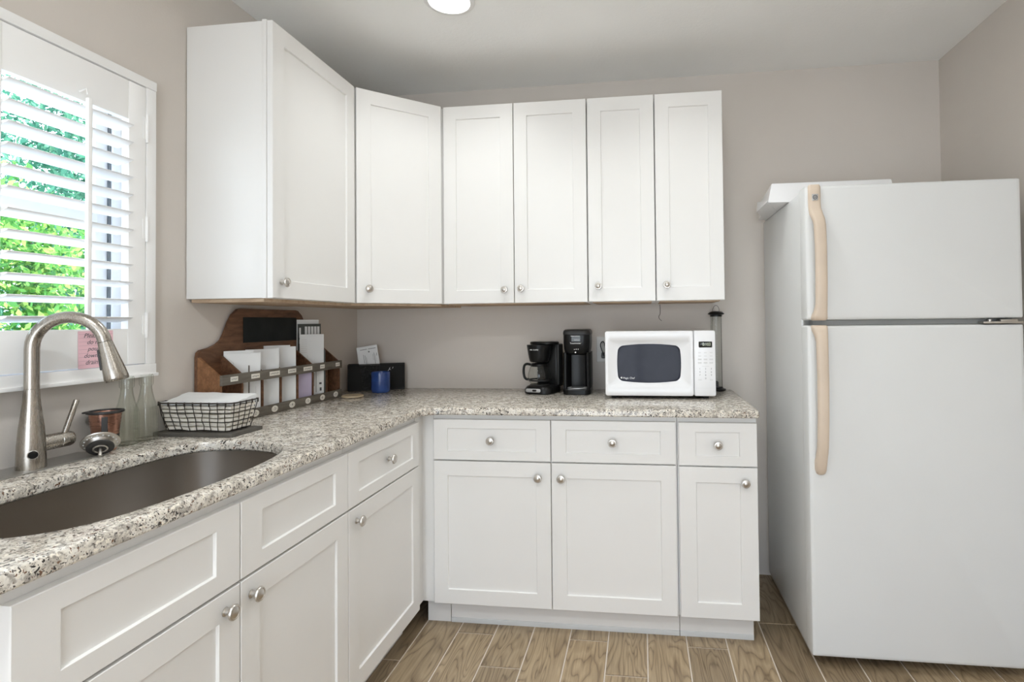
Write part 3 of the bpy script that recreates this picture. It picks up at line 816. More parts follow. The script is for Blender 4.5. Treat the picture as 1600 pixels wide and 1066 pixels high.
# ------------------------------------------------------------------ refrigerator
def build_fridge():
    x0, x1 = 2.145, 2.872; yf, yd = -.736, -.668; yb = -.035
    r = thing('refrigerator', 'white top-freezer refrigerator with almond handles at the right of the counter', 'refrigerator', ((x0 + x1) / 2, -.38, 0), 0)
    bm = B(); box(bm, (x0 + .004, yd + .016, .035), (x1 - .004, yb, 1.742), .006); obj('body', bm, M['fridge'], r)
    bm = B(); box(bm, (x0 + .012, yd + .001, .05), (x1 - .012, yd + .015, 1.735)); obj('gasket', bm, M['gasket'], r)
    bm = B(); box(bm, (x0 + .02, -.64, .028), (x1 - .02, -.625, .06)); obj('kick_grille', bm, M['gasket'], r)
    for fx in (x0 + .05, x1 - .05):
        for fy_ in (-.60, -.1):
            bm = B(); lathe(bm, [(.02, 0), (.02, .012), (.012, .014), (.012, .036)], 16, T(fx, fy_, 0)); obj('foot', bm, M['gasket'], r)
    def fdoor(z0, z1, name):
        bm = B()
        w, h = x1 - x0, z1 - z0
        Mx = F_back((x0 + x1) / 2, yd, (z0 + z1) / 2)
        t = yd - yf
        rbox(bm, w, h, .008, [(.004, 0), (0, .004), (0, t - .012), (.003, t - .004), (.008, t - .001), (.014, t)], Mx, 4)
        return obj(name, bm, M['fridge'], r)
    up = fdoor(1.258, 1.752, 'freezer_door'); lowd = fdoor(.040, 1.2385, 'fridge_door')
    bm = B(); box(bm, (x0 + .03, yd - .035, 1.2395), (x1 - .02, yd - .004, 1.257)); obj('gap_cover', bm, M['gasket'], r)
    # hinge between the doors on the right
    bm = B(); box(bm, (2.740, yf - .001, 1.2405), (2.868, yd - .036, 1.2475), .001); lathe(bm, [(.006, 0), (.006, .012)], 16, T(2.765, yf + .008, 1.243)); box(bm, (2.795, yf - .003, 1.247), (2.85, yf + .02, 1.2545), .002); obj('hinge', bm, M['nickel'], r)
    # handles: flat strap that bows out of the door
    def handle(zs, par, nm):
        # zs: list of (z, x_left, x_right, out_back, out_front)
        bm = B(); loops = []
        for z, xl, xr, nb, nf in zs:
            e = min(.006, (nf - nb) * .3)
            L = [(xl, yf - nb, z), (xl, yf - nf + e, z), (xl + e * .7, yf - nf + e * .25, z), (xl + 1.6 * e, yf - nf, z), (xr - 1.6 * e, yf - nf, z), (xr - e * .7, yf - nf + e * .25, z), (xr, yf - nf + e, z), (xr, yf - nb, z)]
            loops.append(L)
        loft(bm, loops)
        return obj(nm, bm, M['almond'], par, 50)
    hu = handle([(1.7535, 2.160, 2.196, -.002, .008), (1.745, 2.157, 2.199, -.004, .012), (1.69, 2.157, 2.199, -.004, .013), (1.665, 2.158, 2.200, -.004, .017), (1.645, 2.161, 2.203, 0, .026), (1.625, 2.166, 2.206, .014, .036),
                 (1.60, 2.169, 2.208, .022, .041), (1.52, 2.171, 2.209, .025, .044), (1.40, 2.171, 2.209, .025, .044), (1.315, 2.170, 2.208, .022, .041), (1.29, 2.167, 2.208, .010, .038), (1.275, 2.162, 2.209, -.003, .036), (1.262, 2.160, 2.209, -.003, .034), (1.257, 2.164, 2.206, -.002, .028)], up, 'handle')
    handle([(1.2395, 2.162, 2.206, -.002, .028), (1.235, 2.159, 2.209, -.003, .034), (1.222, 2.161, 2.209, -.003, .036), (1.205, 2.167, 2.209, .010, .038), (1.18, 2.170, 2.208, .022, .041), (1.05, 2.171, 2.208, .025, .044), (.90, 2.170, 2.206, .025, .044),
            (.80, 2.168, 2.204, .020, .040), (.765, 2.166, 2.202, .008, .034), (.74, 2.164, 2.201, -.003, .028), (.715, 2.165, 2.200, -.003, .022), (.702, 2.170, 2.197, -.003, .014), (.697, 2.176, 2.191, -.002, .006)], lowd, 'handle')
    Fb = F_back(2.1780, yf - .0132, 1.706)
    bm = B(); box(bm, (-.0105, -.0115, 0), (.0105, .0115, .0012), .0004, Fb); bd = obj('badge', bm, M['silver'], hu)
    bm = B(); tube(bm, [(.0072 * math.cos(a), .0072 * math.sin(a), .0014) for a in [2 * PI * i / 24 for i in range(24)]], .0011, 6, True, True, Fb)
    text_bm(bm, 'GE', .0075, Fb @ T(0, 0, .0012), .0004); obj('emblem', bm, M['ink'], hu)
    r2 = thing('storage_tray', 'white plastic tray lying upside down on the refrigerator, overhanging its left edge', 'tray', (2.34, -.30, 1.743), 0)
    bm = B()
    z0 = 1.7432
    lo = [(2.068, -.505, z0), (2.575, -.470, z0), (2.575, -.10, z0), (2.112, -.10, z0)]
    hi = [(2.094, -.455, 1.830), (2.566, -.455, 1.830), (2.566, -.108, 1.830), (2.122, -.108, 1.830)]
    md = [(2.0685, -.5045, z0 + .004), (2.5745, -.4695, z0 + .004), (2.5745, -.1005, z0 + .004), (2.1125, -.1005, z0 + .004)]
    hi2 = [(2.100, -.449, 1.834), (2.560, -.449, 1.834), (2.560, -.114, 1.834), (2.128, -.114, 1.834)]
    loft(bm, [lo, md, hi, hi2]); obj('shell', bm, M['mwwhite'], r2)
    bm = B()
    loft(bm, [[(2.060, -.515, z0 - .0008), (2.158, -.290, z0 - .0008), (2.158, -.055, z0 - .0008), (2.060, -.315, z0 - .0008)],
              [(2.066, -.505, 1.750), (2.166, -.280, 1.790), (2.166, -.060, 1.800), (2.066, -.305, 1.788)]])
    obj('lip', bm, M['mwwhite'], r2)
build_fridge()

# ------------------------------------------------------------------ microwave
def build_microwave():
    x0, x1, yf, yb, z0, z1 = 1.381, 1.866, -.375, -.055, .929, 1.217
    r = thing('microwave', 'white countertop microwave with a dark window, beside the refrigerator end of the counter', 'microwave', ((x0 + x1) / 2, -.2, CT), 0)
    w, h = x1 - x0, z1 - z0; xc, zc = (x0 + x1) / 2, (z0 + z1) / 2
    bm = B(); rbox(bm, w - .004, h - .006, .010, [(.003, 0), (0, .003), (0, yb - yf - .052)], F_back(xc, yb, zc), 4); obj('body', bm, M['mwwhite'], r)
    for fx in (x0 + .04, x1 - .04):
        for fy in (-.32, -.09):
            bm = B(); lathe(bm, [(.014, CT + .0002), (.016, CT + .010), (.016, z0 + .004)], 16, T(fx, fy, 0)); obj('foot', bm, M['blackmatte'], r)
    bm = B(); box(bm, (x0 + .02, -.30, CT + .006), (x1 - .02, -.08, z0 + .004)); obj('base_pan', bm, M['blackmatte'], r)
    xd = 1.7715
    # door: outer rounded slab, sloping surround, bowed window
    dw = xd - x0; dc = (x0 + xd) / 2
    Fd = F_back(dc, yf, zc)
    def bow(wd, hg, r_, b, k=8, cy=0):
        pts = rr(wd, hg, r_, k)
        # resample straight runs so the top and bottom edges can bow
        out = []
        n = len(pts)
        for i in range(n):
            a, c = pts[i], pts[(i + 1) % n]
            m_ = 10 if (i % (k + 1)) == k else 1
            for j in range(m_):
                t = j / m_
                x, y = a[0] + (c[0] - a[0]) * t, a[1] + (c[1] - a[1]) * t
                y2 = y + math.copysign(b * (1 - (2 * x / wd) ** 2), y) * (abs(y) / (hg / 2))
                x2 = x + math.copysign(b * .6 * (1 - (2 * y / hg) ** 2), x) * (abs(x) / (wd / 2))
                out.append((x2, y2 + cy))
        return out
    lv = lambda L, z: [(x, y, z) for x, y in L]
    bm = B()
    loft(bm, [lv(bow(dw - .001, h, .010, 0), -.048), lv(bow(dw - .001, h, .010, 0), -.006), lv(bow(dw - .004, h - .003, .010, 0), -.001), lv(bow(dw - .009, h - .008, .010, 0), 0),
              lv(bow(dw - .030, h - .080, .012, 0), 0), lv(bow(dw - .034, h - .084, .012, 0), -.0015), lv(bow(.275, .158, .022, .010), -.009), lv(bow(.269, .152, .020, .010), -.0095)], True, True, True, Fd)
    d = obj('door', bm, M['mwwhite'], r)
    bm = B(); loft(bm, [lv(bow(.270, .153, .020, .010), -.0095), lv(bow(.266, .149, .020, .010), -.0075), lv(bow(.258, .141, .018, .009), -.0072)], True, True, True, Fd)
    wn = obj('window', bm, M['mwwin'], d)
    bm = B(); text_bm(bm, 'Magic Chef', .0115, Fd @ T(-.090, -.066, -.0072), .0004, 'CENTER', .1)
    lathe(bm, [(.004, 0), (.004, .0004)], 12, Fd @ T(-.1225, -.064, -.0072)); obj('lettering', bm, M['whitemark'], wn)
    # control panel
    pw = x1 - xd - .001; pc = (xd + .001 + x1) / 2
    Fp = F_back(pc, yf, zc)
    bm = B(); rbox(bm, pw, h, .009, [(.0, -.048), (0, -.006), (.002, -.001), (.005, 0)], Fp, 4); p = obj('control_panel', bm, M['mwwhite'], r)
    bm = B(); rbox(bm, .058, .026, .003, [(0, -.001), (0, .0006), (.0006, .001)], Fp @ T(.003, .083, 0), 3); ds = obj('display', bm, M['screen'], p)
    bm = B(); text_bm(bm, '0:103', .019, Fp @ T(.008, .083, .001), .0003, 'CENTER', 0, .85); obj('digits', bm, M['digit'], ds)
    bm = B(); box(bm, (-pw / 2 + .004, -.1085, -.001), (pw / 2 - .002, -.1078, .0003), 0, Fp); obj('seam', bm, M['lightmark'], p)
    for i in range(4):
        for j in range(3):
            bm = B(); wd = .012 if i < 2 else .016
            hh = .0016 if i < 2 else .0035
            box(bm, (-wd / 2, -hh, 0), (wd / 2, hh, .0004), 0, Fp @ T(-.022 + .0245 * j, .047 - .0147 * i, 0)); obj('key', bm, M['lightmark'], p)
    bm = B(); box(bm, (-.015, -.001, 0), (.015, .001, .0004), 0, Fp @ T(.0025, -.0125, 0)); obj('key', bm, M['lightmark'], p)
    for k, s_ in enumerate('1234567890'):
        i, j = (k // 3, k % 3) if k < 9 else (3, 1)
        bm = B(); text_bm(bm, s_, .0105, Fp @ T(-.022 + .0245 * j, -.0235 - .0140 * i, 0), .0004); obj('key', bm, M['mark'], p)
    for j in (0, 2):
        bm = B(); box(bm, (-.007, -.0028, 0), (.007, .0028, .0004), 0, Fp @ T(-.022 + .0245 * j, -.0715, 0)); obj('key', bm, M['lightmark'], p)
build_microwave()

# ------------------------------------------------------------------ coffee makers
def build_coffee():
    # four-cup drip machine, turned slightly
    cx, cy = 1.062, -.150
    R0 = T(cx, cy, CT) @ RZ(math.radians(-14))
    r = thing('coffee_maker', 'small black drip coffee maker with a glass carafe, left of the single-serve machine', 'coffee maker', (cx, cy, CT), math.radians(-14))
    def P(bm_mat): return R0
    S = 1.0
    bm = B()
    rbox(bm, .150, .175, .05, [(.004, .0003), (0, .004), (0, .022), (.010, .036), (.022, .040)], R0 @ T(.0, -.012, 0), 7); bs = obj('base', bm, M['black'], r)
    bm = B(); rbox(bm, .078, .017, .008, [(0, 0), (0, .003), (.002, .004)], R0 @ T(-.012, -.0965, .019) @ RX(PI / 2 - .15), 5); sp = obj('switch_plate', bm, M['silver'], bs)
    bm = B(); rbox(bm, .020, .009, .004, [(0, 0), (0, .004), (.002, .005)], R0 @ T(-.004, -.1005, .0195) @ RX(PI / 2 - .15), 4); obj('switch', bm, M['black'], sp)
    bm = B(); lathe(bm, [(.048, .038), (.048, .042), (.03, .0425)], 28, R0 @ T(-.012, -.025, 0)); obj('warming_plate', bm, M['charcoal'], r)
    # rear tank column
    bm = B(); rbox(bm, .120, .075, .018, [(.002, .030), (0, .034), (0, .235), (.002, .238)], R0 @ T(.018, .040, 0), 5)
    obj('water_tank', bm, M['black'], r)
    bm = B(); box(bm, (.074, -.006, .04), (.084, .050, .236), .003, R0); obj('side_fin', bm, M['charcoal'], r)
    # brew basket
    bm = B(); lathe(bm, [(.042, .152), (.047, .156), (.052, .175), (.0585, .215), (.061, .2335), (.061, .236)], 36, R0 @ T(-.012, -.025, 0)); br = obj('brew_basket', bm, M['black'], r)
    bm = B(); text_bm(bm, 'MR. COFFEE', .0085, R0 @ T(-.012, -.0835, .213) @ RX(PI / 2 - .15), .0006); obj('lettering', bm, M['whitemark'], br)
    bm = B(); rbox(bm, .140, .118, .05, [(.002, .2385), (0, .240), (0, .247), (.004, .251)], R0 @ T(.004, .004, 0), 7); obj('lid', bm, M['black'], r)
    # carafe
    cm = R0 @ T(-.012, -.025, 0)
    bm = B(); lathe(bm, [(.036, .0435), (.043, .046), (.0525, .062), (.0560, .080), (.0545, .098), (.048, .118), (.042, .132), (.0405, .138)], 36, cm, True, False); ca = obj('carafe', bm, M['glass'], r)
    bm = B(); lathe(bm, [(.0410, .130), (.0425, .1345), (.0425, .1415), (.038, .1455), (.02, .148)], 32, cm); obj('carafe_lid', bm, M['black'], ca)
    bm = B(); lathe(bm, [(.0530, .060), (.0545, .0645), (.0552, .0680), (.0562, .0680), (.0552, .0645), (.0538, .060)], 32, cm, False, False); obj('carafe_band', bm, M['charcoal'], ca)
    bm = B(); ha = smooth_path([(-.040, -.006, .137), (-.062, -.010, .141), (-.076, -.012, .132), (-.080, -.012, .105), (-.076, -.012, .078), (-.066, -.010, .066), (-.054, -.006, .066)], 5)
    tube(bm, ha, .0062, 10, False, True, cm); obj('carafe_handle', bm, M['black'], ca)
    bm = B(); tube(bm, smooth_path([(.060, .077, .050), (.060, .092, .045), (.045, .100, .02), (.02, .105, .0035)], 6), .0028, 8, False, True, R0); obj('cord', bm, M['black'], r)

    # single-serve machine
    kx, ky = 1.2365, -.165
    r = thing('coffee_maker', 'tall slim black single-serve coffee maker left of the microwave', 'coffee maker', (kx, ky, CT), 0)
    K = T(kx, ky, CT)
    w, d = .128, .170
    bm = B(); rbox(bm, w + .004, d + .006, .030, [(.003, .0003), (0, .003), (0, .024), (.004, .029)], K, 6); bs = obj('base', bm, M['black'], r)
    bm = B(); rbox(bm, .096, .080, .035, [(0, .029), (0, .0315), (.002, .0325)], K @ T(0, -.042, 0), 6); dt = obj('drip_tray', bm, M['silver'], bs)
    bm = B()
    for i in range(5): box(bm, (-.030, -.068 + .012 * i, .0325), (.030, -.064 + .012 * i, .0332), 0, K)
    obj('drip_slots', bm, M['charcoal'], dt)
    # tower: C-shaped section with a recess at the front
    sec = [(-w / 2, .080), (-w / 2, -.070), (-w / 2 + .006, -.078), (-w / 2 + .014, -.076), (-.046, -.02), (-.034, .004), (0, .012), (.034, .004), (.046, -.02), (w / 2 - .014, -.076), (w / 2 - .006, -.078), (w / 2, -.070), (w / 2, .080), (w / 2 - .02, .086), (-w / 2 + .02, .086)]
    sec = [(a, b) for a, b in sec]
    bm = B(); loft(bm, [[(x, y, .029) for x, y in sec], [(x * .985, y, .20) for x, y in sec]], True, True, True, K); obj('tower', bm, M['black'], r)
    # head
    def hs(s, dz, fr): return [(x * s, y * s if y > 0 else y * s * fr, dz) for x, y in rr(w, d, .034, 7)]
    bm = B(); loft(bm, [hs(.70, .188, .80), hs(.80, .190, .88), hs(.90, .200, .97), hs(.965, .220, 1.02), hs(1.0, .250, 1.03), hs(1.0, .284, 1.03)], True, True, True, K); hd = obj('brew_head', bm, M['black'], r)
    bm = B(); loft(bm, [hs(.97, .284, 1.03), hs(1.02, .286, 1.03), hs(1.03, .296, 1.03), hs(.99, .305, 1.02), hs(.90, .310, .95)], True, True, True, K); obj('lid', bm, M['charcoal'], r)
    Fk = F_back(kx, ky - d / 2 * 1.033, CT + .262)
    bm = B(); box(bm, (-.021, -.008, 0), (.021, .015, .0008), 0, Fk); obj('badge', bm, M['screen'], hd)
    bm = B(); text_bm(bm, 'Toastmaster', .0105, Fk @ T(-.002, -.0165, 0), .0008); box(bm, (-.024, .0165, 0), (.020, .0185, .0008), 0, Fk); box(bm, (-.010, -.0015, .0008), (.018, -.0005, .0012), 0, Fk)
    for ix, iz in ((-.008, -.046), (.001, -.045), (.010, -.045)): box(bm, (ix - .0015, iz - .002, -.0115), (ix + .0015, iz + .002, .0002), 0, Fk)
    obj('lettering', bm, M['whitemark'], hd)
    bm = B(); lathe(bm, [(.0032, -.016), (.0032, .0008)], 12, Fk @ T(-.003, -.060, 0)); obj('power_lamp', bm, M['whitemark'], hd)
build_coffee()

# ------------------------------------------------------------------ bird feeder, outlet, plug
def build_feeder():
    x, y = 1.912, -.052
    r = thing('bird_feeder', 'clear tube bird feeder with black cap and wire hanger, standing behind the microwave', 'bird feeder', (x, y, CT), 0)
    m = T(x, y, CT)
    bm = B(); lathe(bm, [(.030, .0003), (.042, .003), (.043, .010), (.030, .014), (.027, .020)], 32, m); obj('base', bm, M['black'], r)
    bm = B(); lathe(bm, [(.0265, .018), (.0265, .368)], 32, m, False, False); obj('tube', bm, M['tube'], r)
    bm = B(); lathe(bm, [(.029, .366), (.029, .373), (.039, .377), (.0400, .381), (.030, .389), (.012, .393)], 32, m); obj('cap', bm, M['black'], r)
    bm = B(); tube(bm, smooth_path([(-.016, 0, .389), (-.015, 0, .402), (-.009, 0, .416), (0, 0, .421), (.009, 0, .416), (.015, 0, .402), (.016, 0, .389)], 4), .0011, 8, False, True, m); obj('hanger', bm, M['wire'], r)
    for a in (-.6, 2.2):
        bm = B(); tube(bm, [(.0268 * math.cos(a), .0268 * math.sin(a), .368), (.0268 * math.cos(a), .0268 * math.sin(a), .02)], .0009, 6, False, True, m); obj('wire', bm, M['wire'], r)
    bm = B(); lathe(bm, [(.012, 0), (.012, .022), (.006, .028)], 16, m @ T(-.004, 0, .020)); obj('perch', bm, M['charcoal'], r)
    # outlet and cord, partly behind the microwave
    r = thing('outlet', 'beige wall outlet plate half hidden behind the left edge of the microwave', 'outlet', (1.352, 0, 1.115), 0)
    Fo = F_back(1.352, -.0008, 1.118)
    bm = B(); rbox(bm, .076, .132, .006, [(0, 0), (0, .003), (.003, .006)], Fo, 4); obj('plate', bm, M['plate'], r)
    for dz in (.030, -.030):
        bm = B(); rbox(bm, .033, .028, .010, [(0, .006), (0, .0075), (.001, .008)], Fo @ T(0, dz, 0), 5); s_ = obj('socket', bm, M['plate'], r)
        bm = B()
        for sx in (-.006, .006): box(bm, (sx - .001, -.004, .008), (sx + .001, .005, .0083), 0, Fo @ T(0, dz, 0))
        obj('slots', bm, M['blackmatte'], s_)
    r = thing('power_cord', 'black plug and looped cord in the outlet beside the microwave', 'cord', (1.352, -.03, 1.09), 0)
    bm = B(); rbox(bm, .026, .030, .008, [(.002, .0085), (0, .011), (0, .026), (.004, .034)], Fo @ T(0, -.030, 0), 4); obj('plug', bm, M['black'], r)
    bm = B(); tube(bm, smooth_path([(1.352, -.034, 1.088), (1.348, -.050, 1.105), (1.338, -.052, 1.140), (1.346, -.044, 1.158), (1.358, -.040, 1.145), (1.362, -.036, 1.06), (1.365, -.03, .97), (1.37, -.03, .919)], 6), .0026, 8); obj('cable', bm, M['black'], r)
    bm = B(); tube(bm, smooth_path([(1.640, -.006, 1.345), (1.642, -.006, 1.315), (1.640, -.006, 1.295), (1.634, -.006, 1.285), (1.637, -.006, 1.272), (1.648, -.006, 1.262)], 4), .0011, 6)
    tag(obj('loose_wire', bm, M['wire'], None), 'thin loose dark wire hanging down the wall under the rightmost wall cabinet', 'wire')
build_feeder()

# ------------------------------------------------------------------ mail organizer with papers
OY0, OY1 = -1.112, -.355
def build_organizer():
    r = thing('mail_organizer', 'dark wooden letter organizer with chalkboard top and seven labelled slots', 'organizer', (.055, (OY0 + OY1) / 2, CT), 0)
    z0 = CT + .0005
    # back board with shaped top; coordinates (y, z)
    left = [(-1.112, z0), (-1.112, 1.150), (-1.108, 1.166), (-1.096, 1.175), (-1.060, 1.181), (-1.022, 1.193), (-1.000, 1.208), (-.985, 1.232), (-.965, 1.272), (-.945, 1.302), (-.918, 1.322), (-.900, 1.325)]
    mid = OY0 + OY1
    right = [(mid - y, z) for y, z in reversed(left)]
    prof = left + right
    bm = B(); prism(bm, prof, .006, .018, frame((0, 0, 0), (0, 1, 0), (0, 0, 1))); obj('back_board', bm, M['wood'], r)
    bm = B(); box(bm, (.018, -.893, 1.193), (.021, -.566, 1.292), .0006); obj('chalkboard', bm, M['chalk'], r)
    side = [(.018, z0), (.104, z0), (.104, 1.082), (.022, 1.150), (.018, 1.150)]
    n = 8
    for k in range(n):
        y = OY0 + (OY1 - OY0) * k / 7
        a = y if k == 0 else (y - .010 if k == 7 else y - .004)
        b = a + (.010 if k in (0, 7) else .008)
        bm = B(); prism(bm, side, -b, -a, frame((0, 0, 0), (1, 0, 0), (0, 0, 1)))
        obj('side_panel' if k in (0, 7) else 'divider', bm, M['woodwarm'] if k in (0,) else M['wood'], r)
    bm = B(); box(bm, (.0185, OY0 + .010, z0), (.104, OY1 - .010, z0 + .008)); obj('bottom_board', bm, M['wood'], r)
    bm = B(); box(bm, (.104, OY0 - .002, 1.052), (.114, OY1 + .002, 1.088), .0012); up = obj('upper_rail', bm, M['woodgrey'], r)
    bm = B(); box(bm, (.104, OY0 - .002, z0), (.114, OY1 + .002, .950), .0012); lo = obj('lower_rail', bm, M['woodgrey'], r)
    words = ['MAIL', 'ONLINE', 'PAPERWORK', 'MENUS', 'MAGAZINES', 'NOTES', 'MISC']
    lens = [.036, .045, .060, .052, .062, .034, .034]
    for k in range(7):
        yc = OY0 + (OY1 - OY0) * (k + .5) / 7 + (.018 if k == 6 else 0)
        Ft = F_left(.114, yc, 1.071)
        bm = B(); box(bm, (-lens[k] / 2, -.0085, 0), (lens[k] / 2, .0085, .001), .0003, Ft); t = obj('tag', bm, M['tag'], up)
        bm = B(); nl = max(4, int(lens[k] / .0065)); pit = lens[k] * .78 / nl
        for q in range(nl):
            x_ = -lens[k] * .39 + pit * (q + .5); hq = .0026 if q % 3 else .0031
            box(bm, (x_ - pit * .36, -hq, .001), (x_ - pit * .12, hq, .0013), 0, Ft); box(bm, (x_ - pit * .12, (-hq, hq - .0012, -.0006)[q % 3], .001), (x_ + pit * .30, (-hq + .0012, hq, .0006)[q % 3], .0013), 0, Ft)
        obj('tag_print', bm, M['ink'], t)
        yc = OY0 + (OY1 - OY0) * (k + .5) / 7
        Ft = F_left(.114, yc, .932)
        bm = B(); loft(bm, [[(.0185 * math.cos(a), .0125 * math.sin(a), h) for a in [2 * PI * i / 24 for i in range(24)]] for h in (0, .001)], True, True, True, Ft); t = obj('number_tag', bm, M['tag'], lo)
        bm = B(); text_bm(bm, str(k + 1), .016, Ft @ T(0, 0, .001), .0004)
        for sx in (-1, 1): box(bm, (sx * .0115 - .0012, -.0012, .001), (sx * .0115 + .0012, .0012, .0014), 0, Ft)
        obj('number', bm, M['ink'], t)
build_organizer()
def diag(name, label, mat, y0, y1, x0, x1, top, marks=None, bottom=None, lean=0.0):
    """a sheet standing upright across a slot, left edge at (x0, y0) near the back, right edge at (x1, y1) near the rail"""
    zb = CT + .0095 if bottom is None else bottom
    h = top - zb; u = Vector((x1 - x0, y1 - y0, 0)); w = u.length
    Fm = frame((x0, y0, zb), u, (0, 0, 1)); t = .0014
    bm = B(); loft(bm, [[(0, 0, n), (w, 0, n), (w, h - lean, n), (0, h, n)] for n in (-t, 0)], True, True, True, Fm)
    if not marks: return tag(obj(name, bm, mat, None), label, 'paper')
    r = thing(name, label, 'paper', (x0, y0, zb), 0)
    s = obj('sheet', bm, mat, r)
    for nm, mt, rects in marks:
        bm = B()
        for a, b_, c, d in rects: box(bm, (a * w, b_ * h, 0), (c * w, d * h, .0003), 0, Fm)
        obj(nm, bm, mt, s)
    return r
def build_papers():
    S = lambda k: OY0 + (OY1 - OY0) * k / 7
    def sl(k, d=0.0): return S(k) + .006, S(k + 1) - .008 - d
    a, b = sl(1)
    diag('envelope', 'white sheet at the back of the second organizer slot, half hidden by the striped one', M['paper'], a, b - .010, .023, .080, 1.166)
    diag('envelope', 'white envelope with a thin brown stripe, front of the second organizer slot', M['paper'], a, b, .030, .100, 1.156,
         [('stripe', M['woodgrey'], [(.64, .02, .68, .80)]), ('print', M['lightmark'], [(.2, .70, .23, .86), (.45, .1, .48, .5), (.85, .25, .87, .45)])])
    a, b = sl(2)
    diag('envelope', 'plain white envelope standing in the third organizer slot', M['paper'], a, b, .026, .100, 1.166)
    a, b = sl(3)
    diag('envelope', 'plain white envelope behind the front one in the fourth organizer slot', M['paper'], a, b - .012, .022, .082, 1.176)
    diag('envelope', 'plain white envelope at the front of the fourth organizer slot', M['paper'], a, b, .028, .100, 1.170)
    a, b = sl(4)
    diag('folded_paper', 'lilac folded paper low in the fifth organizer slot', M['lilac'], a, b, .060, .102, 1.060)
    a, b = sl(5)
    diag('brochure', 'tall white-bordered sheet, rearmost in the sixth organizer slot', M['paper'], a, b, .0225, .068, 1.283, None)
    diag('brochure', 'dark brochure with white text columns sticking out of the sixth organizer slot', M['darkprint'], a, b - .001, .027, .079, 1.264,
         [('text_columns', M['lightmark'], [(.30 + .135 * i, .74, .40 + .135 * i, .965) for i in range(5)] + [(.06, .82, .13, .95), (.06, .74, .13, .79)])])
    diag('leaflet', 'pale leaflet with fine print at the front of the sixth organizer slot', M['paper'], a, b - .006, .036, .097, 1.217,
         [('print', M['lightmark'], [(.06, .72 + .032 * i, .30, .730 + .032 * i) for i in range(7)] + [(.30, .45, .32, .68), (.62, .35, .635, .56)]),
          ('dark_print', M['ink'], [(.50, .06, .52, .40), (.66, .10, .68, .42), (.58, .20, .60, .40), (.82, .12, .90, .17), (.80, .22, .90, .25)])])
    diag('booklet', 'slim dark green booklet at the right side of the sixth organizer slot', M['darkprint'], b - .014, b - .002, .088, .1018, 1.145)
build_papers()

